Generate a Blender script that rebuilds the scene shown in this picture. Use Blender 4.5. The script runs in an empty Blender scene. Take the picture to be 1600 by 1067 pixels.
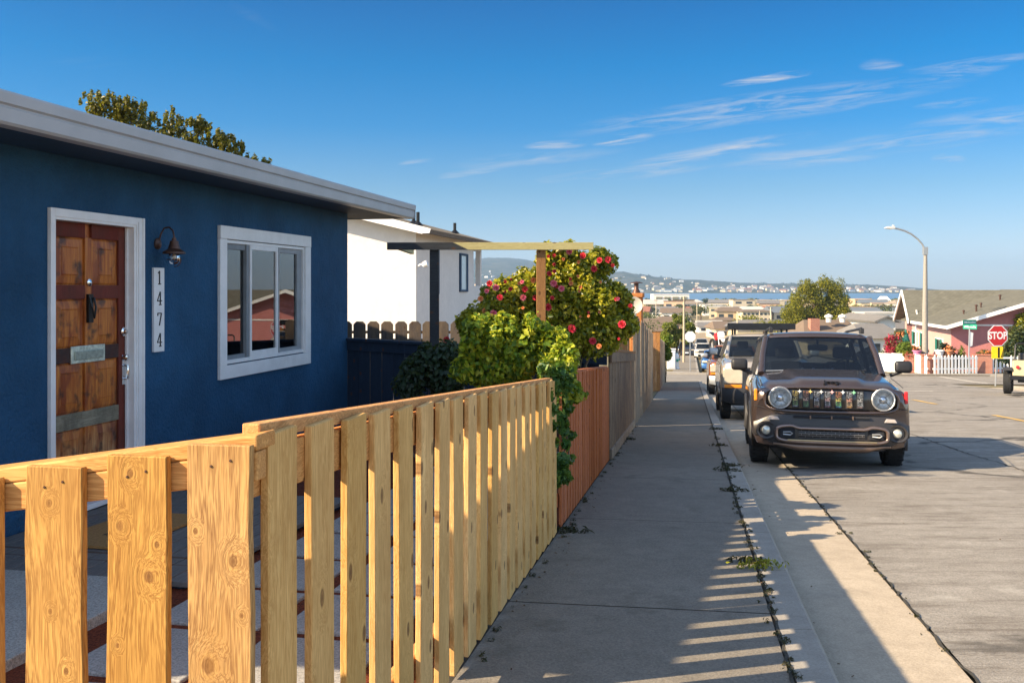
import bpy, bmesh, math, random
import numpy as np
from mathutils import Vector, Matrix
R = math.radians
S = bpy.context.scene
COL = S.collection
rnd = random.Random(7)
F = 1500.0; CX = 800.0; HY = 450.0; CAMZ = 1.22      # measured optics of the photograph
GP = [(-400, 8.0), (-60, 4.32), (50, -3.6), (62, -4.22), (100, -5.8), (200, -9.0), (400, -11.0), (900, -11.7), (960, -12.6), (1000, -14.5), (1e5, -14.5)]
def G(Y):                                            # height of the pavement level at depth Y
    for (a, za), (b, zb) in zip(GP, GP[1:]):
        if Y <= b: return za + (zb - za) * (Y - a) / (b - a)
    return -14.5
SA = math.atan(.186); AX = (math.cos(SA), -math.sin(SA)); AY = (math.sin(SA), math.cos(SA))   # street axes
def curbX(Y): return .565 + .186 * Y
def fenceX(Y): return -.861 + .178 * Y
def P(px, py, Y): return Vector(((px - CX) / F * Y, Y, CAMZ - (py - HY) / F * Y))

# ------------------------------------------------------------------ object helpers
def tag(o, label=None, cat=None, group=None, kind=None):
    if label: o['label'] = label
    if cat: o['category'] = cat
    if group: o['group'] = group
    if kind: o['kind'] = kind
    return o
def thing(name, label, cat, loc=(0, 0, 0), rz=0, group=None, rx=0):
    o = bpy.data.objects.new(name, None); COL.objects.link(o)
    o.location = loc; o.rotation_euler = (rx, 0, rz); o.empty_display_size = .2
    return tag(o, label, cat, group)
def copy_tree(o, parent=None):
    c = o.copy(); COL.objects.link(c); c.parent = parent
    for ch in list(o.children): copy_tree(ch, c)
    return c
class MB:
    def __init__(s): s.v = []; s.f = []; s.m = []
    def add(s, vs, fs, m=0, M=None):
        n = len(s.v)
        s.v += [tuple(M @ Vector(v)) for v in vs] if M is not None else [tuple(v) for v in vs]
        s.f += [tuple(i + n for i in f) for f in fs]; s.m += [m] * len(fs); return s
    def box(s, x0, x1, y0, y1, z0, z1, m=0, M=None):
        v = [(x, y, z) for z in (z0, z1) for y in (y0, y1) for x in (x0, x1)]
        return s.add(v, [(0, 2, 3, 1), (4, 5, 7, 6), (0, 1, 5, 4), (2, 6, 7, 3), (0, 4, 6, 2), (1, 3, 7, 5)], m, M)
    def cbox(s, c, d, m=0, M=None):
        return s.box(c[0]-d[0]/2, c[0]+d[0]/2, c[1]-d[1]/2, c[1]+d[1]/2, c[2]-d[2]/2, c[2]+d[2]/2, m, M)
    def prism(s, poly, ax, a, b, m=0, M=None):       # poly in the two other axes, extruded along ax
        n = len(poly)
        def mk(p, t):
            return (t, p[0], p[1]) if ax == 0 else (p[0], t, p[1]) if ax == 1 else (p[0], p[1], t)
        v = [mk(p, a) for p in poly] + [mk(p, b) for p in poly]
        f = [tuple(range(n))[::-1], tuple(range(n, 2*n))] + [(i, (i+1) % n, (i+1) % n + n, i+n) for i in range(n)]
        return s.add(v, f, m, M)
    def tube(s, pts, r, n=8, m=0, M=None, cap=True, closed=False, sq=None):
        pts = [Vector(p) for p in pts]; k = len(pts)
        if not hasattr(r, '__len__'): r = [r] * k
        vs = []; up0 = None
        for i, p in enumerate(pts):
            if closed: t = pts[(i+1) % k] - pts[i-1]
            else: t = pts[min(i+1, k-1)] - pts[max(i-1, 0)]
            t = t.normalized() if t.length > 1e-9 else Vector((0, 0, 1))
            if up0 is None: up0 = Vector((0, 0, 1)) if abs(t.z) < .9 else Vector((1, 0, 0))
            a = t.cross(up0)
            if a.length < 1e-4: a = t.cross(Vector((0, 1, 0)))
            a.normalize(); b = a.cross(t).normalized(); up0 = b
            for j in range(n):
                th = 2*math.pi*j/n
                vs.append(p + r[i]*(math.cos(th)*a*(sq[0] if sq else 1) + math.sin(th)*b*(sq[1] if sq else 1)))
        fs = []
        for i in range(k if closed else k-1):
            for j in range(n):
                a0 = i*n+j; a1 = i*n+(j+1) % n; i2 = (i+1) % k
                fs.append((a0, a1, i2*n+(j+1) % n, i2*n+j))
        if cap and not closed: fs += [tuple(range(n))[::-1], tuple(range((k-1)*n, k*n))]
        return s.add(vs, fs, m, M)
    def lathe(s, prof, n=24, m=0, M=None, cap=True): # prof (r, z) about z
        vs = [(r*math.cos(2*math.pi*j/n), r*math.sin(2*math.pi*j/n), z) for r, z in prof for j in range(n)]
        fs = [(i*n+j, i*n+(j+1) % n, (i+1)*n+(j+1) % n, (i+1)*n+j) for i in range(len(prof)-1) for j in range(n)]
        if cap: fs += [tuple(range(n))[::-1], tuple(range((len(prof)-1)*n, len(prof)*n))]
        return s.add(vs, fs, m, M)
    def grid(s, fn, nu, nv, m=0, M=None, flip=False):
        vs = [fn(i/nu, j/nv) for j in range(nv+1) for i in range(nu+1)]
        fs = [(j*(nu+1)+i, j*(nu+1)+i+1, (j+1)*(nu+1)+i+1, (j+1)*(nu+1)+i) for j in range(nv) for i in range(nu)]
        if flip: fs = [f[::-1] for f in fs]
        return s.add(vs, fs, m, M)
    def build(s, name, mats, parent=None, smooth=None, bevel=0, loc=None, solid=0, sub=0, fixn=False):
        me = bpy.data.meshes.new(name); me.from_pydata(s.v, [], s.f)
        if not isinstance(mats, (list, tuple)): mats = [mats]
        for mt in mats: me.materials.append(mt)
        if len(mats) > 1: me.polygons.foreach_set('material_index', s.m)
        if fixn:
            bm = bmesh.new(); bm.from_mesh(me); bmesh.ops.remove_doubles(bm, verts=bm.verts, dist=1e-5)
            bmesh.ops.recalc_face_normals(bm, faces=bm.faces); bm.to_mesh(me); bm.free()
        if smooth is not None:
            me.shade_smooth(); me.set_sharp_from_angle(angle=R(smooth))
        o = bpy.data.objects.new(name, me); COL.objects.link(o)
        if parent is not None: o.parent = parent
        if loc is not None: o.location = loc
        if solid:
            md = o.modifiers.new('s', 'SOLIDIFY'); md.thickness = solid; md.offset = 0
        if sub:
            md = o.modifiers.new('u', 'SUBSURF'); md.levels = sub; md.render_levels = sub
        if bevel:
            md = o.modifiers.new('b', 'BEVEL'); md.width = bevel; md.segments = 2; md.limit_method = 'ANGLE'; md.angle_limit = R(40)
        return o

# ------------------------------------------------------------------ material helpers
class NT:
    def __init__(s, name):
        s.mat = bpy.data.materials.new(name); s.mat.use_nodes = True
        s.t = s.mat.node_tree; s.b = s.t.nodes['Principled BSDF']; s.out = s.t.nodes['Material Output']
    def n(s, typ, **kw):
        nd = s.t.nodes.new(typ)
        for k, v in kw.items():
            if k.startswith('i_'):
                nd.inputs[k[2:].replace('_', ' ')].default_value = v
            else: setattr(nd, k, v)
        return nd
    def l(s, a, b): s.t.links.new(a, b)
    def co(s, kind='Object', scale=(1, 1, 1), rand=False, loc=(0, 0, 0)):
        tc = s.n('ShaderNodeTexCoord'); mp = s.n('ShaderNodeMapping'); mp.inputs['Scale'].default_value = scale
        mp.inputs['Location'].default_value = loc
        s.l(tc.outputs[kind], mp.inputs['Vector'])
        if rand:
            oi = s.n('ShaderNodeObjectInfo'); cm = s.n('ShaderNodeVectorMath', operation='SCALE'); cm.inputs[0].default_value = (13.1, 7.7, 19.3)
            s.l(oi.outputs['Random'], cm.inputs['Scale']); ad = s.n('ShaderNodeVectorMath', operation='ADD')
            s.l(mp.outputs[0], ad.inputs[0]); s.l(cm.outputs[0], ad.inputs[1]); return ad.outputs[0]
        return mp.outputs[0]
    def noise(s, vec, scale=5, detail=4, rough=.6, dist=0):
        nd = s.n('ShaderNodeTexNoise'); nd.inputs['Scale'].default_value = scale; nd.inputs['Detail'].default_value = detail
        nd.inputs['Roughness'].default_value = rough; nd.inputs['Distortion'].default_value = dist
        s.l(vec, nd.inputs['Vector']); return nd.outputs['Fac']
    def ramp(s, fac, stops, interp='LINEAR'):
        r = s.n('ShaderNodeValToRGB'); r.color_ramp.interpolation = interp
        e = r.color_ramp.elements
        while len(e) < len(stops): e.new(.5)
        for k, (p, c) in enumerate(stops):
            e[k].position = p; e[k].color = (c, c, c, 1) if not hasattr(c, '__len__') else (*c[:3], 1)
        s.l(fac, r.inputs[0]); return r.outputs[0]
    def mix(s, fac, a, b, mode='MIX'):
        m = s.n('ShaderNodeMix', data_type='RGBA', blend_type=mode)
        for sock, v in ((m.inputs[0], fac), (m.inputs[6], a), (m.inputs[7], b)):
            if isinstance(v, (int, float)): sock.default_value = v
            elif isinstance(v, (tuple, list)): sock.default_value = (*v[:3], 1)
            else: s.l(v, sock)
        return m.outputs[2]
    def math(s, op, a, b=0, c=0):
        m = s.n('ShaderNodeMath', operation=op)
        for k, v in enumerate((a, b, c)):
            if isinstance(v, (int, float)): m.inputs[k].default_value = v
            else: s.l(v, m.inputs[k])
        return m.outputs[0]
    def bump(s, h, strength=.3, dist=.01):
        b = s.n('ShaderNodeBump'); b.inputs['Strength'].default_value = strength; b.inputs['Distance'].default_value = dist
        s.l(h, b.inputs['Height']); s.l(b.outputs[0], s.b.inputs['Normal'])
    def set(s, col=None, rough=.6, metal=0, coat=0, spec=None):
        if col is not None:
            if isinstance(col, (tuple, list)): s.b.inputs['Base Color'].default_value = (*col[:3], 1)
            else: s.l(col, s.b.inputs['Base Color'])
        if isinstance(rough, (int, float)): s.b.inputs['Roughness'].default_value = rough
        else: s.l(rough, s.b.inputs['Roughness'])
        s.b.inputs['Metallic'].default_value = metal; s.b.inputs['Coat Weight'].default_value = coat
        s.b.inputs['Coat Roughness'].default_value = .05
        if spec is not None: s.b.inputs['Specular IOR Level'].default_value = spec
        return s.mat
def plain(name, col, rough=.6, metal=0, coat=0, var=.12, scale=8, bump=0, spec=None):
    t = NT(name); v = t.co(); nz = t.noise(v, scale, 5)
    c = t.mix(t.ramp(nz, [(.3, 0.), (.7, 1.)]), tuple(x*(1-var) for x in col), tuple(min(1, x*(1+var)) for x in col))
    if bump: t.bump(t.noise(v, scale*6, 3), bump, .004)
    return t.set(c, rough, metal, coat, spec)
def stucco(name, col, bump=.5, var=.15, spec=.2):
    t = NT(name); v = t.co(); big = t.noise(v, 1.1, 5, .65); mid = t.noise(v, 6, 5, .6)
    c = t.mix(t.ramp(big, [(.3, 0.), (.7, 1.)]), tuple(x*(1-var) for x in col), tuple(min(1, x*(1+var)) for x in col))
    c = t.mix(t.ramp(mid, [(.35, .35), (.65, 0.)]), c, tuple(x*.8 for x in col))
    h = t.math('ADD', t.noise(v, 34, 5, .65), t.math('MULTIPLY', mid, 1.2)); t.bump(h, bump, .02)
    return t.set(c, .75, spec=spec)
def wood(name, light, dark, knot=(.08, .035, .015), grain=1.0, rough=.7, axis=2, stain=None, stain_amt=.5, kn=1.0, bump=.35, var=.25, gscale=1.0, knots=None):
    t = NT(name)
    sc = [55*gscale, 55*gscale, 55*gscale]; sc[axis] = 2.2
    kc = [7, 7, 7]; kc[axis] = 2.6
    kc = [8, 8, 8]; kc[axis] = 4.6
    kv = t.co('Object', tuple(kc), True); ks = t.n('ShaderNodeSeparateXYZ'); t.l(kv, ks.inputs[0]); kb = t.n('ShaderNodeCombineXYZ')
    t.l(ks.outputs[1 if axis == 1 else 0], kb.inputs[0]); t.l(ks.outputs[2], kb.inputs[1])
    vo = t.n('ShaderNodeTexVoronoi', voronoi_dimensions='2D'); vo.inputs['Scale'].default_value = 1.0; t.l(kb.outputs[0], vo.inputs['Vector'])
    d = t.math('ADD', vo.outputs['Distance'], t.ramp(vo.outputs['Color'], [(.0, 0.), (.47, 0.), (.5, .9)], 'CONSTANT'))
    if knots:
        ov = t.co('Object'); os_ = t.n('ShaderNodeSeparateXYZ'); t.l(ov, os_.inputs[0]); wn_ = t.noise(t.co('Object', (60, 60, 40), True), 1., 2); d = None
        for (kx, kz, kr) in knots:
            a_ = t.math('POWER', t.math('ABSOLUTE', t.math('DIVIDE', t.math('SUBTRACT', os_.outputs[0], kx), kr)), 2.); b_ = t.math('POWER', t.math('ABSOLUTE', t.math('DIVIDE', t.math('SUBTRACT', os_.outputs[2], kz), kr*1.35)), 2.)
            q_ = t.math('MULTIPLY', t.math('ADD', t.math('SQRT', t.math('ADD', a_, b_)), t.math('MULTIPLY', t.math('SUBTRACT', wn_, .5), .35)), .1); d = q_ if d is None else t.math('MINIMUM', d, q_)
    gv = t.co('Object', tuple(sc), True)
    k1 = t.math('MULTIPLY', t.ramp(d, [(.0, 1.), (.5, 0.)], 'EASE'), 2.2*kn)
    wv = t.co('Object', (3, 3, .9) if axis == 2 else (.9, 3, 3) if axis == 0 else (3, .9, 3), True)
    wob = t.math('MULTIPLY', t.noise(wv, 1.2, 2), 5)
    off = t.math('ADD', k1, wob); cx = t.n('ShaderNodeCombineXYZ'); t.l(off, cx.inputs[0 if axis != 0 else 1]); t.l(off, cx.inputs[1 if axis != 1 else 2])
    ad = t.n('ShaderNodeVectorMath', operation='ADD'); t.l(gv, ad.inputs[0]); t.l(cx.outputs[0], ad.inputs[1])
    g = t.noise(ad.outputs[0], .30, 3, .55); g2 = t.noise(ad.outputs[0], 1.9, 3, .65)
    gm = t.math('ADD', t.math('MULTIPLY', g, .55), t.math('MULTIPLY', g2, .45))
    c = t.mix(t.ramp(gm, [(.38, 0.), (.46, .8), (.49, .1), (.54, 1.), (.57, .3), (.62, .7)]), light, dark)
    c = c
    oi = t.n('ShaderNodeObjectInfo'); hv = t.n('ShaderNodeHueSaturation'); hv.inputs['Hue'].default_value = .5
    t.l(t.math('ADD', 1 - var/2, t.math('MULTIPLY', oi.outputs['Random'], var)), hv.inputs['Value'])
    t.l(t.math('SUBTRACT', 1.03, t.math('MULTIPLY', oi.outputs['Random'], .10)), hv.inputs['Saturation'])
    t.l(c, hv.inputs['Color']); c = hv.outputs[0]
    if kn > 0:
        c = t.mix(t.ramp(d, [(.10, 0.), (.14, .25), (.20, 0.)]), c, tuple(min(1, x*1.15) for x in light))
        c = t.mix(t.ramp(d, [(.02, .85), (.06, .6), (.085, .8), (.105, .25), (.13, 0.)]), c, knot)
    if stain is not None:
        sv = t.co('Object', (2.5, 2.5, 1.3), True)
        c = t.mix(t.math('MULTIPLY', t.ramp(t.noise(sv, 2.2, 6, .7), [(.42, 0.), (.68, 1.)]), stain_amt), c, stain)
    t.bump(gm, bump, .004)
    return t.set(c, rough, spec=.25)
def glassy(name, tint=(.25, .3, .33), rough=0.0, refl=1.0, base=.06):
    t = NT(name); fr = t.n('ShaderNodeFresnel'); fr.inputs[0].default_value = 1.5
    tr = t.n('ShaderNodeBsdfTransparent'); tr.inputs[0].default_value = (*tint, 1)
    gl = t.n('ShaderNodeBsdfGlossy'); gl.inputs['Roughness'].default_value = rough; gl.inputs[0].default_value = (refl, refl, refl, 1)
    mx = t.n('ShaderNodeMixShader'); t.l(t.math('ADD', fr.outputs[0], base), mx.inputs[0]); t.l(tr.outputs[0], mx.inputs[1]); t.l(gl.outputs[0], mx.inputs[2])
    t.l(mx.outputs[0], t.out.inputs['Surface']); return t.mat
def leafmat(name, cols, trans=.35, rough=.45, hue=None):
    t = NT(name); ge = t.n('ShaderNodeNewGeometry'); r = ge.outputs['Random Per Island']
    n = len(cols); c = t.ramp(r, [(k/(n-1) if n > 1 else 0, cc) for k, cc in enumerate(cols)])
    v = t.co(); c = t.mix(t.ramp(t.noise(v, 1.6, 3), [(.35, .3), (.6, 0.)]), c, cols[0])
    t.set(c, rough, spec=.35)
    tl = t.n('ShaderNodeBsdfTranslucent'); t.l(t.mix(.5, c, (.35, .38, .02)), tl.inputs[0])
    mx = t.n('ShaderNodeMixShader'); mx.inputs[0].default_value = trans
    t.l(t.b.outputs[0], mx.inputs[1]); t.l(tl.outputs[0], mx.inputs[2]); t.l(mx.outputs[0], t.out.inputs['Surface'])
    return t.mat
def ground_mat(name, c1, c2, spots=None, sp=.5, scale=1.0, rough=.9, bump=.4, cracks=None, crack_scale=.5, streak=None, agg=.22):
    t = NT(name); v = t.co('Object'); big = t.noise(v, .55*scale, 6, .65); fine = t.noise(v, 85, 3, .75); mid = t.noise(v, 7*scale, 5, .7)
    c = t.mix(t.ramp(big, [(.32, 0.), (.68, 1.)]), c1, c2)
    c = t.mix(t.ramp(mid, [(.38, .5), (.6, 0.)]), c, tuple(x*.78 for x in c1))
    vo = t.n('ShaderNodeTexVoronoi'); vo.inputs['Scale'].default_value = 130; t.l(v, vo.inputs['Vector'])
    c = t.mix(t.math('MULTIPLY', t.ramp(vo.outputs['Color'], [(.2, 0.), (.9, 1.)]), agg), c, tuple(min(1, x*1.9) for x in c2))
    c = t.mix(t.ramp(fine, [(.4, agg*1.6), (.52, 0.)]), c, tuple(x*.45 for x in c1))
    if spots is not None:
        c = t.mix(t.ramp(t.noise(v, 2.3*scale, 6, .75), [(.56, 0.), (.72, sp)]), c, spots)
    if streak is not None:
        sv = t.co('Object', (.7, 3.6, 1)); sv2 = t.co('Object', (3., 20., 1))
        c = t.mix(t.math('MULTIPLY', t.ramp(t.noise(sv, 1.3, 5, .7), [(.45, 0.), (.63, .75)]), t.ramp(t.noise(sv2, 1, 5, .8), [(.4, .1), (.6, 1.)])), c, streak)
    if cracks is not None:
        wv = t.n('ShaderNodeVectorMath', operation='ADD'); nz = t.n('ShaderNodeTexNoise'); nz.inputs['Scale'].default_value = 1.2; nz.inputs['Detail'].default_value = 6
        t.l(v, nz.inputs['Vector']); t.l(v, wv.inputs[0]); t.l(nz.outputs['Color'], wv.inputs[1])
        ve = t.n('ShaderNodeTexVoronoi', feature='DISTANCE_TO_EDGE'); ve.inputs['Scale'].default_value = crack_scale; t.l(wv.outputs[0], ve.inputs['Vector'])
        cr = t.ramp(ve.outputs['Distance'], [(.0, 1.), (.006, .9), (.013, 0.)])
        cr = t.math('MULTIPLY', cr, t.ramp(t.noise(v, .8, 3), [(.42, 0.), (.55, .85)]))
        c = t.mix(cr, c, cracks)
    t.bump(t.math('ADD', fine, t.math('MULTIPLY', mid, .6)), bump, .006)
    return t.set(c, rough, spec=.2)

M = {}
M['blue'] = stucco('blue_stucco', (.022, .088, .185), 1.0, .30)
M['white_trim'] = plain('white_paint', (.80, .80, .80), .45, var=.06, bump=.1)
M['fascia'] = plain('grey_fascia_paint', (.40, .42, .44), .45, var=.07, scale=3)
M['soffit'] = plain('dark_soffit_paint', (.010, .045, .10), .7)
M['roofgrey'] = plain('roof_felt', (.12, .115, .11), .9, bump=.4, scale=20)
M['pine'] = wood('new_pine_boards', (.86, .54, .20), (.56, .29, .08), knot=(.10, .035, .012), var=.2, stain=(.42, .22, .06), stain_amt=.5, bump=.5)
M['pinecap'] = wood('pine_rail', (.72, .36, .12), (.40, .17, .045), axis=1, kn=.4, var=.1)
M['pinecapx'] = wood('pine_rail_cross', (.72, .38, .13), (.42, .18, .05), axis=0, kn=.4, var=.1)
M['redwood'] = wood('red_stained_boards', (.50, .145, .030), (.28, .06, .015), knot=(.05, .02, .01), var=.4)
M['brownwood'] = wood('weathered_brown_boards', (.34, .235, .135), (.14, .085, .05), stain=(.06, .035, .03), stain_amt=.8, var=.4)
M['greywood'] = wood('weathered_grey_boards', (.42, .33, .23), (.20, .15, .10), stain=(.13, .085, .06), stain_amt=.6, var=.45)
M['orangewood'] = wood('orange_boards', (.50, .25, .07), (.26, .10, .03), stain=(.12, .04, .02), var=.3)
M['darkwood'] = wood('dark_blue_painted_boards', (.020, .040, .075), (.012, .025, .05), kn=.1, var=.3)
M['dogear'] = wood('grey_brown_dog_ear_boards', (.13, .105, .09), (.06, .05, .045), kn=.3, var=.3, stain=(.3, .2, .1), stain_amt=.35)
M['arbor'] = wood('green_treated_timber', (.52, .46, .22), (.38, .32, .14), axis=0, kn=.8, var=.1)
M['arborpost'] = wood('brown_timber_post', (.36, .19, .07), (.2, .09, .035), kn=.8, var=.1)
M['concrete'] = ground_mat('sidewalk_concrete', (.195, .172, .142), (.26, .232, .192), spots=(.13, .115, .09), sp=.75, agg=.2, bump=.6)
M['curb'] = ground_mat('curb_concrete', (.31, .28, .24), (.38, .35, .305), spots=(.2, .19, .17), sp=.5, agg=.12)
M['gutter'] = ground_mat('gutter_concrete', (.39, .325, .245), (.47, .40, .31), spots=(.25, .22, .18), sp=.5, agg=.14, bump=.4)
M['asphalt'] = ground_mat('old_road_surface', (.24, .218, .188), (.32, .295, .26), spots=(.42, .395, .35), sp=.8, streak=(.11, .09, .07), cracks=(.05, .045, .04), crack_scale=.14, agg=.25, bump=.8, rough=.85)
M['fartan'] = ground_mat('tan_far_road', (.30, .24, .16), (.36, .29, .2), agg=.1, bump=.1)  # far stretch, tanner in colour than the near road
M['earth'] = ground_mat('dry_ground', (.16, .13, .07), (.22, .18, .10), spots=(.07, .10, .03), sp=.8, bump=.4, scale=.5)
M['mulch'] = ground_mat('red_mulch', (.10, .022, .010), (.18, .045, .018), spots=(.04, .012, .008), sp=.8, agg=.5, bump=1.0, scale=6)
M['slab'] = ground_mat('paving_slab_concrete', (.28, .275, .26), (.36, .35, .33), spots=(.2, .19, .17), sp=.4, agg=.3)
M['porch'] = ground_mat('porch_concrete', (.34, .33, .30), (.42, .41, .37), spots=(.2, .2, .17), sp=.7, agg=.35)
M['deck'] = wood('grey_deck_boards', (.20, .19, .175), (.11, .105, .10), axis=1, kn=.3, var=.1)
M['dirt'] = plain('joint_dirt', (.045, .04, .03), .95, var=.4, scale=30)
M['black'] = plain('black_metal', (.012, .012, .013), .35, .3)
M['blackp'] = plain('black_plastic', (.018, .018, .02), .5, var=.2, scale=40, bump=.15)
M['rubber'] = plain('rubber', (.016, .016, .017), .8, var=.3, scale=20, bump=.2)
M['chrome'] = plain('chrome', (.75, .76, .78), .12, 1, var=.03)
M['steel'] = plain('galvanised_steel', (.45, .46, .46), .45, .7)
M['bronze'] = plain('rusty_bronze', (.10, .05, .035), .45, .5, var=.5, scale=20)
M['glass'] = glassy('window_glass', (.42, .46, .48), base=.10)
M['carglass'] = glassy('car_glass', (.30, .34, .36), base=.02)
M['lens'] = glassy('clear_lens', (.92, .94, .95), base=.03)
M['interior'] = plain('dark_room', (.018, .020, .026), .9)
M['blindgrey'] = plain('pale_curtain', (.45, .50, .52), .9)
M['amber'] = plain('amber_lens', (.9, .28, .02), .25, coat=.5)
M['red'] = plain('red_paint', (.55, .015, .02), .35, coat=.3, var=.08)
M['white'] = plain('white_paint_clean', (.80, .80, .78), .4, var=.05)
M['yellow'] = plain('yellow_paint', (.85, .62, .01), .4, var=.08)
M['green'] = plain('green_sign_paint', (.01, .26, .17), .4, var=.1)
M['teal'] = plain('green_fabric', (.01, .13, .10), .8)
M['brick'] = None
def brickmat(name, c1, c2, mort, scale=1.0):
    t = NT(name); v = t.co('Object', (1, 1, 1)); sx = t.n('ShaderNodeSeparateXYZ'); t.l(v, sx.inputs[0]); cb = t.n('ShaderNodeCombineXYZ')
    t.l(t.math('ADD', sx.outputs[0], sx.outputs[1]), cb.inputs[0]); t.l(sx.outputs[2], cb.inputs[1])
    b = t.n('ShaderNodeTexBrick'); b.inputs['Scale'].default_value = 1/scale
    b.inputs['Brick Width'].default_value = .21; b.inputs['Row Height'].default_value = .075; b.inputs['Mortar Size'].default_value = .008
    b.inputs['Color1'].default_value = (*c1, 1); b.inputs['Color2'].default_value = (*c2, 1); b.inputs['Mortar'].default_value = (*mort, 1)
    t.l(cb.outputs[0], b.inputs['Vector']); return t.set(b.outputs['Color'], .85, spec=.2)
M['brick'] = brickmat('red_brick', (.42, .15, .09), (.33, .11, .07), (.4, .33, .28))
def shingle(name, c1, c2):
    t = NT(name); v = t.co('Object', (1, 1, 1)); b = t.n('ShaderNodeTexBrick'); b.inputs['Scale'].default_value = 1.0
    sx = t.n('ShaderNodeSeparateXYZ'); t.l(v, sx.inputs[0]); cb = t.n('ShaderNodeCombineXYZ')
    t.l(t.math('ADD', sx.outputs[0], sx.outputs[1]), cb.inputs[0]); t.l(t.math('MULTIPLY', sx.outputs[2], 2.4), cb.inputs[1])
    b.inputs['Brick Width'].default_value = .33; b.inputs['Row Height'].default_value = .16; b.inputs['Mortar Size'].default_value = .012
    b.inputs['Color1'].default_value = (*c1, 1); b.inputs['Color2'].default_value = (*c2, 1); b.inputs['Mortar'].default_value = (*[x*.5 for x in c1], 1)
    t.l(cb.outputs[0], b.inputs['Vector'])
    c = t.mix(t.ramp(t.noise(v, 1.5, 5), [(.35, .5), (.65, 0.)]), b.outputs['Color'], tuple(x*.75 for x in c1)); return t.set(c, .9, spec=.15)
M['shingle'] = shingle('brown_grey_shingles', (.20, .165, .12), (.27, .225, .17))
M['shingle_g'] = shingle('grey_green_shingles', (.135, .13, .105), (.185, .18, .145))

# ------------------------------------------------------------------ foliage
def leaves(name, clumps, n, size, mat, parent=None, seed=1, shell=.55, up=.3, aspect=1.9, loc=None, fold=.25, squash=1.0):
    """clumps: (cx,cy,cz,rx,ry,rz). n small folded leaves spread through the clumps' volumes."""
    g = np.random.default_rng(seed); cl = np.array(clumps, float)
    w = (cl[:, 3]*cl[:, 4]*cl[:, 5])**(2/3); idx = g.choice(len(cl), n, p=w/w.sum())
    d = g.normal(size=(n, 3)); d /= np.linalg.norm(d, axis=1)[:, None]
    r = (shell + (1-shell)*g.random(n))**.7 * (1 + .10*g.normal(size=n)); r = np.where(g.random(n) < .18, g.random(n), r)
    c = cl[idx, :3] + d*cl[idx, 3:]*r[:, None]
    nrm = d*.75 + g.normal(size=(n, 3))*.55 + np.array([0, 0, up]); nrm /= np.linalg.norm(nrm, axis=1)[:, None]
    t = np.cross(nrm, g.normal(size=(n, 3))); t /= np.linalg.norm(t, axis=1)[:, None]; b = np.cross(nrm, t)
    s = size*(.6+.8*g.random(n))[:, None]
    L = t*s; W = b*s/aspect; H = nrm*s*fold
    v = np.stack([c-L*.5, c+W*.5+H*.5-L*.05, c+L*.5, c-W*.5+H*.5-L*.05], 1).reshape(-1, 3)
    i0 = np.arange(n)*4; fa = np.stack([i0, i0+1, i0+2, i0, i0+2, i0+3], 1).reshape(-1)
    me = bpy.data.meshes.new(name); me.vertices.add(n*4); me.vertices.foreach_set('co', v.astype(np.float32).ravel())
    me.loops.add(n*6); me.loops.foreach_set('vertex_index', fa.astype(np.int32))
    me.polygons.add(n*2); me.polygons.foreach_set('loop_start', np.arange(0, n*6, 3, dtype=np.int32))
    try: me.polygons.foreach_set('loop_total', np.full(n*2, 3, np.int32))
    except Exception: pass
    me.update(calc_edges=True); me.validate()
    me.materials.append(mat); o = bpy.data.objects.new(name, me); COL.objects.link(o)
    if parent is not None: o.parent = parent
    if loc is not None: o.location = loc
    return o
def sprigs(cl, k, r0, r1, seed, out=1.15, up=0.):
    g = random.Random(seed); o = list(cl)
    for (a, b, c, x, y, z) in cl:
        for _ in range(k):
            t1, t2 = g.uniform(0, 6.28), g.uniform(-.7, 1.5); q = g.uniform(.8, out); rs = g.uniform(r0, r1)
            o.append((a+x*q*math.cos(t1)*math.cos(t2), b+y*q*math.sin(t1)*math.cos(t2), c+z*q*math.sin(t2)+up*g.random(), rs, rs, rs*g.uniform(1, 1.7)))
    return o
def limbs(name, base, tips, r0, mat, parent=None, seed=3, fork=.35, wob=.12, n=6):
    g = random.Random(seed); m = MB(); base = Vector(base)
    for tp in tips:
        tp = Vector(tp); pts = []
        for k in range(7):
            u = k/6; p = base.lerp(tp, u); p.z += 0
            hor = (u**1.5)
            q = Vector((base.x+(tp.x-base.x)*hor, base.y+(tp.y-base.y)*hor, base.z+(tp.z-base.z)*u))
            L = (tp-base).length
            q += Vector((g.uniform(-1, 1), g.uniform(-1, 1), g.uniform(-.5, .5)))*L*wob*.5*(u*(1-u)*2)
            pts.append(q)
        m.tube(pts, [r0*(1-u/6*.85)*(1 if k == 0 else .8) for u, k in zip(range(7), range(7))], n)
    return m.build(name, mat, parent, smooth=60)
M['bark'] = plain('bark', (.13, .095, .065), .9, var=.4, scale=14, bump=.6)
M['leaf_cam'] = leafmat('camellia_leaves', [(.05, .09, .01), (.22, .25, .018), (.46, .42, .03), (.66, .55, .05)], .42, .28)
M['leaf_vine'] = leafmat('vine_leaves', [(.04, .11, .015), (.18, .29, .02), (.42, .47, .03), (.64, .60, .05)], .42, .4)
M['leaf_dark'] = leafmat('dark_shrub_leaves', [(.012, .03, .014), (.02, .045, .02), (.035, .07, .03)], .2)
M['leaf_roof'] = leafmat('yellowing_tree_leaves', [(.06, .06, .012), (.15, .13, .015), (.28, .22, .02), (.06, .08, .03)], .3)
M['leaf_cyp'] = leafmat('cypress_foliage', [(.07, .08, .005), (.17, .17, .008), (.34, .30, .012)], .33, .6)
M['leaf_mix'] = leafmat('town_tree_foliage', [(.03, .045, .012), (.06, .08, .02), (.10, .11, .03)], .2, .6)
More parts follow.
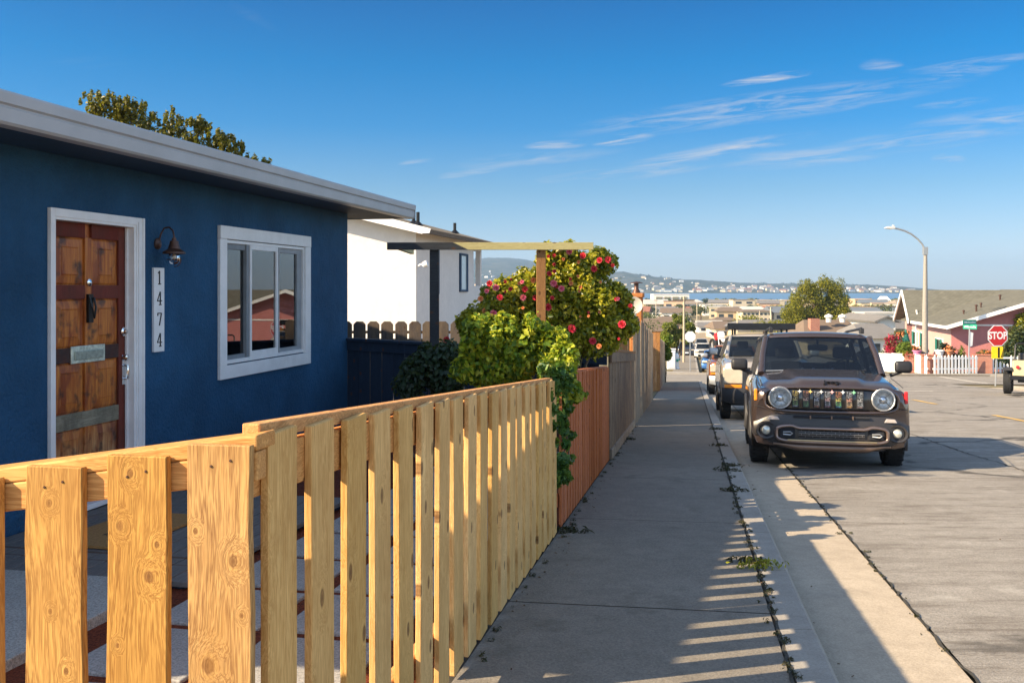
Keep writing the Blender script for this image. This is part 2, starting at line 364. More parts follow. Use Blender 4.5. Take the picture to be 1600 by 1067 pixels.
M['leaf_bright'] = leafmat('bright_green_leaves', [(.06, .11, .015), (.14, .22, .02), (.24, .26, .03)], .35)
M['petal_red'] = leafmat('red_petals', [(.42, .008, .03), (.65, .015, .045), (.80, .04, .08)], .25, .5)
M['petal_pink'] = leafmat('pink_petals', [(.70, .05, .16), (.85, .16, .25), (.9, .3, .3)], .25, .5)
M['petal_or'] = leafmat('orange_petals', [(.75, .2, .05), (.85, .35, .15)], .25, .5)
M['petal_mag'] = leafmat('magenta_bracts', [(.35, .01, .05), (.55, .02, .08)], .25, .5)
# ================================================================== SETTING
KN = [a for a, _ in GP]
def rows(Y0, Y1, dy):
    ys = [Y0 + (Y1-Y0)*k/max(1, round((Y1-Y0)/dy)) for k in range(max(1, round((Y1-Y0)/dy))+1)]
    return sorted(set([round(y, 4) for y in ys] + [k for k in KN if Y0 < k < Y1]))
def sheet(name, xl, xr, Y0, Y1, mat, off=0., dy=2., nx=2, thick=0, kind='structure', zf=None, mb=None):
    m = mb or MB(); ys = rows(Y0, Y1, dy); base = len(m.v); vs = []
    for y in ys:
        a, b = xl(y), xr(y)
        for i in range(nx+1):
            vs.append((a+(b-a)*i/nx, y, (zf(y) if zf else G(y))+off))
    fs = [(j*(nx+1)+i, j*(nx+1)+i+1, (j+1)*(nx+1)+i+1, (j+1)*(nx+1)+i) for j in range(len(ys)-1) for i in range(nx)]
    m.add(vs, fs)
    if thick:
        n = len(vs); lo = [(x, y, z-thick) for x, y, z in vs]; q = nx+1; J = len(ys)-1
        ff = [(i*q, (i+1)*q, (i+1)*q+n, i*q+n)[::-1] for i in range(J)] + [(i*q+nx, (i+1)*q+nx, (i+1)*q+nx+n, i*q+nx+n) for i in range(J)]
        ff += [(i, i+1, i+1+n, i+n) for i in range(nx)] + [(J*q+i, J*q+i+1, J*q+i+1+n, J*q+i+n)[::-1] for i in range(nx)]
        m.add(vs+lo, ff)
    if mb: return
    o = m.build(name, mat); o['kind'] = kind; return o
off = lambda d: (lambda Y: curbX(Y)+d)
LS = lambda l, s: (l*.9831+s*.1829, -l*.1829+s*.9831)
def band(s0, s1, l0, l1):                            # x-limits at depth Y of the strip s0..s1, l0..l1
    lo = lambda Y: max((s0-.9831*Y)/.1829, (l0+.1829*Y)/.9831)
    hi = lambda Y: max(lo(Y), min((s1-.9831*Y)/.1829, (l1+.1829*Y)/.9831))
    return lo, hi
# ground to the coast
m = MB(); ys = [-300, -100, -60, -20, 0, 25, 50, 62, 80, 100, 150, 200, 300, 400, 600, 900, 960, 1000, 1100]
xs = [-3500, -1200, -500, -200, -80, -30, 0, 30, 80, 200, 500, 1200, 3500]
vs = [(x, y, G(y)-.16 if y > -200 else G(-60)) for y in ys for x in xs]; q = len(xs)
m.add(vs, [(j*q+i, j*q+i+1, (j+1)*q+i+1, (j+1)*q+i) for j in range(len(ys)-1) for i in range(q-1)])
tag(m.build('ground', M['earth']), kind='structure')
# water of the bay
t = NT('bay_water'); t.set((.10, .19, .30), .45, spec=.5); t.bump(t.noise(t.co('Object', (.02, .08, 1)), 6, 4), .5, .5)
m = MB(); m.add([(-6000, 930, -12.5), (6000, 930, -12.5), (6000, 5200, -12.5), (-6000, 5200, -12.5)], [(0, 1, 2, 3)]); tag(m.build('water', t.mat), kind='structure')
# roads
sheet('road', off(.62), off(12.4), -12, 231, M['asphalt'], -.12, 2., 4)
lo, hi = band(51, 62.3, -40, 80); sheet('cross_street', lo, hi, 40, 72, M['asphalt'], -.116, .5, 6)
sheet('gutter', off(0), off(.60), -12, 50, M['gutter'], -.118, 2., 1)
sheet('far_gutter', off(12.42), off(13), -12, 42, M['gutter'], -.118, 2., 1)
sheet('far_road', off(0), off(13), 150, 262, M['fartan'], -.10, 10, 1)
# curbs
def curb(name, xin, xout, Y0, Y1, mat=M['curb'], ztop=.002):
    m = MB(); ys = rows(Y0, Y1, 1.2)
    for a, b in zip(ys, ys[1:]):
        g = .004; v = []
        for y in (a+g, b-g):
            z = G(y)+ztop
            v += [(xin(y), y, z), (xout(y)-.02*(1 if xout(y) > xin(y) else -1), y, z), (xout(y), y, z-.02), (xout(y)+.02, y, z-.16), (xin(y), y, z-.16)]
        m.add(v, [(0, 1, 6, 5), (1, 2, 7, 6), (2, 3, 8, 7), (4, 0, 5, 9), (0, 4, 3, 2, 1), (5, 6, 7, 8, 9)])
    return tag(m.build(name, mat, fixn=True), kind='structure')
curb('curb', off(-.165), off(0), -10, 49.6)
curb('curb_beyond', off(-.165), off(0), 63.2, 150)
curb('far_curb', off(13.18), off(13.0), -10, 41.5)
# sidewalk slabs with open joints over a bed of dirt
sheet('sidewalk_bed', lambda Y: fenceX(Y)-.05, off(-.15), -6, 49.5, M['dirt'], -.012, 1, 1)
m = MB(); s = -5.; lw = lambda s: -.855-.0079*s
js = []; s = -5.4
while s < 49: js.append(s); s += 2.53
js.append(50.2)
for a, b in zip(js, js[1:]):
    a += .006; b -= .006; n = 4; rim = []
    vs = []
    for k in range(n+1):
        sk = a+(b-a)*k/n
        for l in (lw(sk), -.2, .372):
            X, Y = LS(l, sk); vs.append((X, Y, G(Y)))
    m.add(vs, [(k*3+i, k*3+i+1, k*3+i+4, k*3+i+3) for k in range(n) for i in (0, 1)])
tag(m.build('sidewalk', M['concrete']), kind='structure')
sheet('sidewalk_beyond', off(-1.75), off(-.17), 63.2, 150, M['concrete'], 0, 4, 1, .15)
lo, hi = band(62.3, 64.0, 13.2, 80); sheet('sidewalk_right', lo, hi, 45, 64, M['curb'], 0, .5, 2, .14)
lo, hi = band(62.3, 64.0, -40, .56); sheet('sidewalk_left_beyond', lo, hi, 58, 75, M['curb'], 0, .5, 2, .14)
sheet('corner_sidewalk', off(13.2), off(17.5), -10, 38.6, M['curb'], -.002, 2, 1, .14)
# corner apron at the stop sign (rounded corner)
m = MB(); pts = []
c0 = LS(18.6-.2, 42.0)
for k in range(13):
    a = math.pi + math.pi/2*(-k/12); l = 18.2+4.6*math.cos(a); s_ = 40.3+4.6*math.sin(a); pts.append(LS(l, s_))
pts += [LS(40, 44.9), LS(40, 40.3)]
n = len(pts); m.add([(x, y, G(y)+.003) for x, y in pts]+[(x, y, G(y)-.17) for x, y in pts], [tuple(range(n))[::-1]]+[(i, (i+1) % n, (i+1) % n+n, i+n) for i in range(n)])
tag(m.build('corner_apron', M['gutter'], fixn=True), kind='structure')
# lots
sheet('right_lot', off(17.5), lambda Y: 90, -10, 36, M['earth'], -.03, 4, 2)
lo, hi = band(64.0, 140, 13.2, 140); sheet('garden_ground', lo, hi, 40, 140, M['earth'], -.02, 2, 2)
sheet('left_lot', lambda Y: -60, lambda Y: fenceX(Y)-.03, 12.2, 48, M['earth'], -.03, 2, 2)
yz = lambda Y: -.42-.03*(Y-6)
sheet('yard_ground', lambda Y: -6, lambda Y: fenceX(Y)-.02, -6, 12.2, M['mulch'], -.006, 1, 3, zf=yz)
# crosswalk / road paint
def paint(name, quad, mat, lift=-.110, n=6):
    m = MB(); (a, b, c, d) = quad
    vs = []
    for k in range(n+1):
        u = k/n
        for p, q2 in ((a, d), (b, c)):
            x = p[0]+(q2[0]-p[0])*u; y = p[1]+(q2[1]-p[1])*u; vs.append((x, y, G(y)+lift))
    m.add(vs, [(2*k, 2*k+1, 2*k+3, 2*k+2) for k in range(n)]); return tag(m.build(name, mat), kind='structure')
def wornpaint(name, col):
    t = NT(name); v = t.co(); c = t.mix(t.ramp(t.noise(v, 9, 6, .75), [(.42, 0.), (.62, 1.)]), col, (.27, .24, .2)); return t.set(c, .8)
yp = wornpaint('worn_yellow_paint', (.75, .42, .02)); wp = wornpaint('worn_white_paint', (.62, .58, .50))
for Y in (2.5, 10.5, 19.2, 27.3, 36.5):
    xx = lambda y: curbX(y)+6.40
    paint('lane_marking', [(xx(Y)-.05, Y), (xx(Y)+.08, Y), (xx(Y+2.9)+.08, Y+2.9), (xx(Y+2.9)-.05, Y+2.9)], yp)
def lsq(l0, l1, s0, s1): return [LS(l0, s0), LS(l1, s0), LS(l1, s1), LS(l0, s1)]
paint('stop_line', lsq(7.0, 9.3, 39.6, 40.1), wp)
paint('crosswalk_line', lsq(1.2, 13.4, 46.9, 47.15), wp, n=8); paint('crosswalk_line', lsq(14.6, 14.9, 51.5, 61.5), wp, -.106)
paint('edge_line', lsq(17.5, 30, 60.2, 60.4), wp, -.106)
# long sealed crack along the road, parallel to the kerb
def crackline(name, pts, w, seed, mat=M['dirt'], lift=-.113):
    g = random.Random(seed); m = MB(); vs = []; NN = 26
    P2 = []
    for (a, b) in zip(pts, pts[1:]):
        for k in range(NN): P2.append((a[0]+(b[0]-a[0])*k/NN+g.uniform(-1, 1)*w*1.3, a[1]+(b[1]-a[1])*k/NN))
    for x, y in P2:
        ww = w*g.uniform(.25, 1.0); vs += [(x-ww, y, G(y)+lift), (x+ww, y-ww*.3, G(y)+lift)]
    m.add(vs, [(2*k, 2*k+1, 2*k+3, 2*k+2) for k in range(len(P2)-1)]); return tag(m.build(name, mat), kind='structure')
crackline('road_crack', [(6.2, 9.2), (6.0, 11), (6.35, 13.5), (7.0, 17), (8.6, 21), (9.6, 26)], .016, 2)
crackline('road_crack', [(3.2, 5.4), (4.6, 5.2), (6.6, 5.15), (9, 5.0)], .012, 3)
crackline('road_crack', [(3.6, 9.1), (5.6, 8.9), (8.6, 8.4)], .010, 4)
crackline('gutter_joint', [(curbX(y)+.607, y) for y in (1.5, 3, 5, 7, 9, 12, 15, 20, 26, 34, 44)], .011, 5)
crackline('sidewalk_crack', [(.62, 4.25), (.80, 4.2), (1.0, 4.12), (1.16, 4.13)], .003, 12, lift=.002)
crackline('sidewalk_crack', [(.2, 8.6), (.6, 8.5), (1.1, 8.62)], .003, 13, lift=.002)
crackline('gutter_crack', [(1.56, 5.85), (1.85, 5.8), (2.2, 5.74)], .006, 6)
crackline('gutter_crack', [(2.6, 11.0), (2.9, 10.95), (3.2, 10.9)], .006, 9)
# ---- front yard of the blue house, all laid in the house's own direction
HA = math.atan(.2067); HO = Vector((-3.16, 6.59, 0))
def HW(x, y, z=0): return Vector((HO.x+x*math.cos(HA)+y*math.sin(HA), HO.y-x*math.sin(HA)+y*math.cos(HA), z))
def yslab(name, x0, x1, y0, y1, top, mat, thick=.05, bev=.006, jit=0):
    c = HW((x0+x1)/2, (y0+y1)/2, top); m = MB(); w, d = (x1-x0)/2, (y1-y0)/2
    m.box(-w, w, -d, d, -thick, 0); o = m.build(name, mat, bevel=bev, loc=c); o.rotation_euler = (-.02, 0, -HA+jit); return o
tag(yslab('porch_slab', .02, 1.58, -4.2, -1.16, -.31, M['porch'], .12), 'old grey concrete porch slab beside the wooden door deck', 'porch slab')
dk = thing('door_deck', 'small grey board deck in front of the blue house door', 'deck', HW(.85, -.1, -.375), -HA, rx=-.02)
m = MB()
for k in range(12): m.box(-.82+.139*k, -.82+.139*k+.131, -1.03, 1.3, -.03, 0)
m.build('deck_board', M['deck'], dk, bevel=.003)
MB().box(-.8, .8, -1.0, 1.27, -.09, -.032).build('frame', M['darkwood'], dk)
mt = yslab('doormat', .42, .98, -.62, .32, -.352, plain('coir_mat', (.36, .19, .06), .95, var=.25, scale=60, bump=.6), .018, .003, -.02)
tag(mt, 'tan coir doormat on the deck before the front door', 'doormat')
ms = MB()
for k in range(5): ms.box(-.05+.022*k, -.05+.022*k+.012, -.22, .22-.04*k, .0005, .0015)
ms.build('printed_border', M['dirt'], mt)
k = 0; names = ['under the picket gate', 'nearest the wooden deck', 'beside the old porch slab', 'at the foot of the picket fence']
for ix in range(3):
    for iy in range(-5, 9):
        x0 = 1.80+ix*.66; y0 = -1.0+iy*.66
        if fenceX(HW(x0+.3, y0).y)-HW(x0+.58, y0+.3).x < .02: continue
        o = yslab('paving_slab', x0, x0+.56, y0, y0+.56, yz(HW(x0+.3, y0+.3).y)+.012, M['slab'], .05, .006, rnd.uniform(-.02, .02))
        tag(o, 'square grey concrete paving slab laid in the red mulch of the front yard', 'paving slab', 'paving slabs in the red mulch')
# weeds
def weed(loc, r, n, mat, label, seed, h=.05, name='weed'):
    o = leaves(name, [(0, 0, h*.5, r, r*.45, h)], n, .05, mat, None, seed, .2, .5, 4.)
    o.location = loc; o.rotation_euler = (0, 0, -SA); return tag(o, label, 'weed')
def jpt(Y): X = curbX(Y)-.175; return (X, Y, G(Y)+.004)
weed(jpt(5.55), .17, 90, leafmat('weed_yellow', [(.22, .24, .02), (.42, .38, .03), (.12, .15, .02)], .3), 'yellow-green weed tuft growing at the kerb joint among the light stripes', 11, .035)
dk_l = leafmat('dry_weed', [(.03, .03, .015), (.06, .05, .02), (.02, .03, .01)], .1)
for i, (Y, dx, lab) in enumerate([(8.75, 0, 'dark spreading weed on the kerb joint halfway along the pavement'), (10.3, 0, 'dark weed on the kerb joint just short of the brown car'), (10.75, .08, 'small dark weed on the kerb joint beside the brown car wheel'), (13.2, .0, 'thin dark weed on the kerb joint next to the brown car door'), (16.2, .05, 'far dark weed on the kerb joint behind the brown car'),
                                 (6.7, -1.22, 'dark creeping weed at the foot of the fence below the vine'), (14.2, -1.3, 'low dark weed on the pavement near the brown fence'), (5.7, -.05, 'flattened dark weed right behind the yellow-green tuft')]):
    p = jpt(Y); weed((p[0]+dx, Y, p[2]), .17 if i < 3 else .13, 70, dk_l, lab, 20+i, .02)
crackline('joint_weeds', [(jpt(y)[0]+.0, y) for y in (2, 4, 6, 8, 10, 12, 16, 22)], .009, 8, M['dirt'], .003)
g = random.Random(31); wc = []
for _ in range(150):
    Y = 1.8+g.random()**1.6*16; j = jpt(Y); r = g.uniform(.008, .03); wc.append((j[0]+g.gauss(0, .018), Y, j[2]+.004, r, r*1.6, .008))
for _ in range(60):
    Y = 2.5+g.random()*11; r = g.uniform(.008, .03); wc.append((curbX(Y)+.607+g.gauss(0, .02), Y, G(Y)-.112, r, r, .006))
for _ in range(60):
    Y = 3.2+g.random()*14; r = g.uniform(.01, .035); wc.append((fenceX(Y)+.02+abs(g.gauss(0, .02)), Y, G(Y)+.006, r, r, .012))
o = leaves('joint_moss', wc, 4200, .016, dk_l, None, 33, .2, .8, 2.2); tag(o, 'small dry weeds and moss growing along the pavement joints', 'weeds', kind='stuff')
# dead leaves
m = MB(); g = random.Random(5)
for k in range(420):
    Y = g.uniform(2.5, 26)
    X = fenceX(Y)+abs(g.gauss(0, .07))+.02 if g.random() < .45 else (curbX(Y)+abs(g.gauss(0, .10))+.01 if g.random() < .4 else (curbX(Y)-.17+g.gauss(0, .02) if g.random() < .6 else g.uniform(curbX(Y)+.5, curbX(Y)+5)))
    z = G(Y)+(.004 if X < curbX(Y) else -.110); a = g.uniform(0, 6.3); r = g.uniform(.004, .014)
    m.add([(X+r*math.cos(a), Y+r*math.sin(a), z), (X+r*.5*math.cos(a+1.7), Y+r*.5*math.sin(a+1.7), z+.004), (X-r*math.cos(a), Y-r*math.sin(a), z+.002), (X-r*.5*math.cos(a+1.7), Y-r*.5*math.sin(a+1.7), z)], [(0, 1, 2, 3)])
tag(m.build('leaf_litter', plain('dead_leaf', (.10, .06, .03), .9, var=.6, scale=30)), 'scattered dead leaves and grit along fence and kerb', 'leaf litter', kind='stuff')
# ================================================================== BLUE HOUSE  (local: x out to the street, y along the wall, z up)
H = thing('blue_house', 'blue stucco bungalow with brown panelled front door and white slider window', 'house', HO, -HA)
L0, L1 = -3.6, 5.485; WT = 2.16; ZB = -.75
HV = lambda v: (v-6.59)/.979
# wall with real openings for door and window
d0, d1, dz0, dz1 = .0, .95, -.36, 1.70
w0, w1, wz0, wz1 = 2.38, 4.17, .50, 1.69
m = MB(); th = .18
def wpan(y0, y1, z0, z1): m.box(-th, 0, y0, y1, z0, z1)
wpan(L0, d0, ZB, WT); wpan(d0, d1, dz1, WT); wpan(d0, d1, ZB, dz0); wpan(d1, w0, ZB, WT); wpan(w0, w1, ZB, wz0); wpan(w0, w1, wz1, WT); wpan(w1, L1, ZB, WT)
m.box(-8.5, -th, L1-th, L1, ZB, WT); m.box(-8.5, -th, L0, L0+th, ZB, WT); m.box(-8.68, -8.5, L0, L1, ZB, WT)
m.build('wall', M['blue'], H)
MB().box(-8.5, -th, L0+th, L1-th, -.36, -.30).build('floor', M['interior'], H)
# roof
E0, E1 = -4.1, 6.3; OV = .61
m = MB(); rz = 2.29
m.add([(OV-.02, E0, rz), (OV-.02, E1, rz), (-4.3, E1, rz+.55), (-4.3, E0, rz+.55), (-9.1, E0, rz), (-9.1, E1, rz)], [(0, 1, 2, 3), (3, 2, 5, 4)])
m.add([(OV-.02, E0, rz-.03), (OV-.02, E1, rz-.03), (-4.3, E1, rz+.52), (-4.3, E0, rz+.52), (-9.1, E0, rz-.03), (-9.1, E1, rz-.03)], [(3, 2, 1, 0), (4, 5, 2, 3)])
m.build('roof', M['roofgrey'], H)
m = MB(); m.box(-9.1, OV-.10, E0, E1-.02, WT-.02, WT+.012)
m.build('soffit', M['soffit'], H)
# gutter fascia: a formed profile with lip, groove and shadow gap
prof = [(OV-.10, 2.125), (OV-.01, 2.125), (OV+.005, 2.14), (OV+.012, 2.215), (OV+.004, 2.222), (OV+.004, 2.230), (OV+.022, 2.24), (OV+.028, 2.295), (OV+.02, 2.308), (OV-.04, 2.308), (OV-.04, 2.16), (OV-.10, 2.16)]
m = MB(); m.prism(prof, 1, E0, E1-.005); m.build('gutter', M['fascia'], H, smooth=25)
m = MB(); m.add([(OV-.10, E1, 2.13), (OV+.02, E1, 2.13), (OV+.02, E1, 2.30), (-4.3, E1, 2.86), (-9.1, E1, 2.3), (-9.1, E1, 2.13), (-4.3, E1, 2.13)]+[(x, E1-.02, z) for x, z in ((OV-.10, 2.13), (OV+.02, 2.13), (OV+.02, 2.30), (-4.3, 2.86), (-9.1, 2.3), (-9.1, 2.13), (-4.3, 2.13))], [(0, 1, 2, 3, 4, 5, 6), (13, 12, 11, 10, 9, 8, 7)]+[(i, (i+1) % 7+0, (i+1) % 7+7, i+7) for i in range(7)])
m.build('end_fascia', M['fascia'], H)
# ---- door (recessed)
D = tag(MB().box(-.10, -.075, .015, .935, -.335, 1.69).build('door', None or plain('tmpdoor', (.2, .07, .02)), H), 'weathered brown front door of eight raised panels')
def varnish():
    t = NT('sun_worn_varnished_door'); v = t.co('Object', (1, 1, 1)); gv = t.co('Object', (3, 40, 2.5)); sx = t.n('ShaderNodeSeparateXYZ'); t.l(v, sx.inputs[0]); z = sx.outputs[2]
    gr = t.noise(gv, 1.2, 6, .65)
    col = t.mix(t.ramp(gr, [(.35, 0.), (.65, 1.)]), (.34, .085, .016), (.56, .20, .035))
    lowc = t.mix(t.ramp(gr, [(.35, 0.), (.62, 1.)]), (.20, .12, .055), (.46, .36, .21))
    zz = t.math('ADD', z, t.math('MULTIPLY', t.noise(v, 3.5, 4), .8)); col = t.mix(t.ramp(zz, [(.0, 1.), (.75, 0.)]), col, lowc)
    redn = t.noise(t.co('Object', (3, 5, 1.5)), 1.6, 4); col = t.mix(t.ramp(redn, [(.5, 0.), (.62, .7)]), col, (.17, .025, .012))
    blk = t.noise(t.co('Object', (4, 6, 7), loc=(3, 1, 2)), 1.1, 4, .55); col = t.mix(t.ramp(blk, [(.53, 0.), (.66, .8)]), col, (.035, .022, .018))
    t.bump(gr, .5, .004); return t.set(col, .42, spec=.35)
M['varnish'] = varnish(); D.data.materials[0] = M['varnish']
M['varnish_red'] = wood('red_varnish', (.19, .032, .014), (.11, .016, .010), kn=0, stain=(.05, .03, .02), stain_amt=.6)
M['greyrail'] = wood('bleached_door_rail', (.36, .34, .25), (.20, .17, .11), axis=1, kn=0, stain=(.06, .05, .04), stain_amt=.7)
M['blackrail'] = wood('blackened_door_rail', (.055, .045, .045), (.03, .02, .02), axis=1, kn=0, stain=(.14, .04, .02), stain_amt=.6)
dt = 1.69; st = .075
def ybx(mm, y0, y1, z0, z1, x0, x1): mm.box(x0, x1, y0, y1, z0, z1)
m = MB(); ybx(m, .015, .015+st+.01, -.335, dt, -.075, -.055); m.box(-.075, -.055, .845, .935, -.335, dt)
m.build('stile', M['varnish_red'], D, bevel=.003); 
m = MB(); m.box(-.075, -.057, .44, .515, -.33, dt-.10); m.build('mullion', M['varnish'], D, bevel=.003)
rowz = [(1.24, 1.585), (.79, 1.14), (.32, .685), (-.20, .205)]
rails = [(1.585, 1.69, 'varnish_red'), (1.14, 1.24, 'varnish_red'), (.685, .79, 'blackrail'), (.205, .32, 'greyrail'), (-.335, -.20, 'varnish_red')]
for (z0, z1, mt_) in rails:
    m = MB()
    for (a, b) in ((.10, .44), (.515, .845)): m.box(-.075, -.0555, a, b, z0, z1)
    if mt_ == 'greyrail': m.box(-.0573, -.0553, .44, .515, z0, z1)
    m.build('rail', M[mt_], D, bevel=.003)
for (z0, z1) in rowz:
    for (y0, y1) in ((.108, .432), (.523, .838)):
        m = MB(); i = .075; o2 = .004
        ring = lambda q, x: [(x, y0+q, z0+q), (x, y1-q, z0+q), (x, y1-q, z1-q), (x, y0+q, z1-q)]
        vs = ring(o2, -.074)+ring(o2+.012, -.067)+ring(i-.004, -.060)+ring(i, -.0635)+ring(i+.004, -.058)
        fs = [(a*4+k, a*4+(k+1) % 4, a*4+4+(k+1) % 4, a*4+4+k) for a in range(4) for k in range(4)]+[(16, 17, 18, 19)]
        m.add(vs, fs); m.build('panel', M['varnish'], D)
MB().lathe([(.0, 0), (.028, 0), (.028, .012), (.018, .018), (.0, .02)], 20, M=Matrix.Translation((-.057, .478, 1.19+.07))@Matrix.Rotation(R(90), 4, 'Y')).build('peephole', M['chrome'], D, smooth=40)
m = MB(); m.box(-.057, -.035, .452, .508, .965, 1.175); m.tube([(-.03, .455, 1.15), (-.012, .458, 1.08), (-.008, .48, 1.0), (-.012, .502, 1.08), (-.03, .505, 1.15)], .008, 8)
m.build('knocker', M['black'], D, bevel=.006)
ms = MB(); ms.box(-.057, -.045, .27, .66, .675, .80); o = ms.build('mail_slot', plain('tarnished_silver', (.62, .68, .58), .35, .4, var=.35, scale=30), D, bevel=.004)
MB().box(-.045, -.036, .30, .63, .70, .765).build('flap', plain('slot_flap', (.42, .48, .42), .35, .6, var=.3, scale=30), o, bevel=.004)
MB().lathe([(0, 0), (.035, 0), (.035, .014), (.02, .02), (.018, .035), (0, .037)], 24, M=Matrix.Translation((-.055, .895, .88))@Matrix.Rotation(R(90), 4, 'Y')).build('deadbolt', M['chrome'], D, smooth=35)
m = MB(); m.box(-.055, -.045, .875, .918, .47, .70); m.tube([(-.045, .897, .62), (-.015, .897, .615), (-.008, .897, .57), (-.015, .897, .52), (-.045, .897, .515)], .008, 8); m.lathe([(0, 0), (.024, 0), (.024, .03), (0, .035)], 16, M=Matrix.Translation((-.045, .897, .68))@Matrix.Rotation(R(90), 4, 'Y'))
m.build('handle', M['chrome'], D, smooth=40)
# door frame
FRM = MB(); FRM.box(-.10, .022, .932, .962, -.36, 1.72); FRM.box(-.10, .022, -.012, .016, -.36, 1.72); FRM.box(-.10, .022, .016, .932, 1.692, 1.72)
FRM.box(.0, .030, -.045, .0, -.44, 1.77); FRM.box(.0, .030, .955, 1.055, -.44, 1.77); FRM.box(.0, .030, .0, .955, 1.712, 1.77)
FRM.box(-.05, -.03, .915, .932, -.34, 1.69); FRM.box(.030, .038, .972, 1.0, -.44, 1.74); FRM.box(.03, .038, 1.03, 1.055, -.44, 1.77)
FRM.build('door_frame', M['white_trim'], H, bevel=.003)
MB().box(-.10, .06, -.0, .95, -.375, -.337).box(.0, .045, -.045, 1.055, -.475, -.44).build('threshold', M['white_trim'], H, bevel=.004)
# ---- window
W = tag(MB().box(0, .034, 2.262, 4.30, 1.676, 1.796).box(0, .030, 2.262, 2.392, .50, 1.674).box(0, .030, 4.155, 4.30, .50, 1.674).box(0, .030, 2.262, 4.30, .375, .499).build('window', M['white_trim'], H, bevel=.003), 'white framed three-part slider window')
f = MB(); f.box(-.07, .012, 2.392, 2.418, .51, 1.67); f.box(-.07, .012, 4.13, 4.155, .51, 1.67); f.box(-.07, .012, 2.418, 4.13, .51, .545); f.box(-.07, .012, 2.418, 4.13, 1.64, 1.67)
f.build('frame', M['white_trim'], W, bevel=.002)
f = MB(); f.box(-.035, .004, 2.82, 2.875, .545, 1.64); f.box(-.05, -.01, 2.418, 2.82, 1.585, 1.64); f.box(-.05, -.01, 2.418, 2.82, .545, .585)
f.build('left_sash', plain('grey_screen_frame', (.20, .22, .24), .5), W, bevel=.002)
f = MB(); f.box(-.02, .008, 2.89, 2.925, .545, 1.64); f.box(-.02, .008, 3.47, 3.51, .545, 1.64); f.box(-.02, .008, 2.925, 3.47, 1.595, 1.64); f.box(-.02, .008, 2.925, 3.47, .545, .60)
f.build('middle_sash', M['white_trim'], W, bevel=.002)
f = MB(); f.tube([(.0, 3.535+.012*math.sin(k/10*3.1)*(-1), .545+k*.1095) for k in range(11)], .014, 8); f.box(-.05, -.01, 3.55, 4.13, 1.59, 1.64); f.box(-.05, -.01, 3.55, 4.13, .545, .585); f.box(-.05, -.01, 4.02, 4.13, .585, 1.59)
f.build('right_sash', plain('grey_screen_frame_right', (.30, .32, .34), .5), W, bevel=.002)
for (a, b, x, nm) in ((2.418, 2.82, -.03, 0), (2.925, 3.47, -.008, 0), (3.55, 4.02, -.03, 0)):
    MB().box(x-.004, x, a, b, .58, 1.60).build('pane', M['glass'], W)
MB().box(-.30, -.285, 2.42, 2.72, .55, 1.66).box(-.30, -.285, 3.0, 3.1, .52, 1.66).box(-.30, -.285, 3.28, 3.46, .52, 1.66).build('curtain', M['blindgrey'], W)
# ---- lamp
LM = MB().lathe([(0, 0), (.055, 0), (.055, .02), (.03, .035), (.0, .04)], 24, M=Matrix.Translation((.0, 1.30, 1.575))@Matrix.Rotation(R(90), 4, 'Y')).tube([(.02+.0, 1.30, 1.59), (.05, 1.30, 1.67), (.09, 1.30, 1.725), (.15, 1.30, 1.735), (.20, 1.30, 1.70), (.215, 1.30, 1.64), (.215, 1.30, 1.60)], .009, 8).build('wall_lamp', M['bronze'], H, smooth=45)
MB().lathe([(.0, .16), (.022, .155), (.026, .13), (.045, .125), (.048, .10), (.052, .09), (.060, .07), (.065, .05), (.118, .018), (.122, .0), (.116, .002), (.06, .045), (.0, .05)], 28, M=Matrix.Translation((.215, 1.30, 1.475)), cap=False).build('lamp_shade', M['bronze'], LM, smooth=35)
MB().lathe([(.05, .0), (.062, -.03), (.06, -.07), (.04, -.10), (0, -.11)], 20, M=Matrix.Translation((.215, 1.30, 1.48)), cap=False).build('lamp_glass', M['lens'], LM, smooth=50)
MB().lathe([(.0, .0), (.018, -.01), (.022, -.045), (0, -.065)], 14, M=Matrix.Translation((.215, 1.30, 1.48))).build('bulb', plain('bulb_glass', (.6, .42, .28), .3), LM, smooth=50)
m = MB()
for k in range(3):
    a = math.pi*k/3; m.tube([(.215+.078*math.cos(a)*math.sin(t_), 1.30+.078*math.sin(a)*math.sin(t_), 1.475-.125*(1-math.cos(t_))/2*1.0) for t_ in [math.pi/2*0+j*math.pi/12+math.pi/2 for j in range(-6, 7)]], .003, 5)
m.tube([(.215+.078*math.cos(a), 1.30+.078*math.sin(a), 1.42) for a in [2*math.pi*k/24 for k in range(24)]], .003, 5, closed=True)
m.build('lamp_cage', M['bronze'], LM)
for o_ in [LM]+list(LM.children):
    for v_ in o_.data.vertices: v_.co = (v_.co.x*.72, 1.30+(v_.co.y-1.30)*.82-.02, 1.61+(v_.co.z-1.61)*.84)
# ---- number board
NB = MB().box(.0, .022, 1.205, 1.355, .70, 1.385).build('number_board', M['white_trim'], H, bevel=.003)
def text(name, body, size, mat, parent, loc, rot, extr=.002, bold=0.0, align='CENTER'):
    c = bpy.data.curves.new(name, 'FONT'); c.body = body; c.size = size; c.extrude = extr; c.align_x = align; c.align_y = 'CENTER'; c.offset = bold
    o = bpy.data.objects.new(name, c); COL.objects.link(o); dg = bpy.context.evaluated_depsgraph_get()
    me = bpy.data.meshes.new_from_object(o.evaluated_get(dg)); bpy.data.objects.remove(o)
    me.materials.clear(); me.materials.append(mat)
    q = bpy.data.objects.new(name, me); COL.objects.link(q); q.parent = parent; q.location = loc; q.rotation_euler = rot
    return q
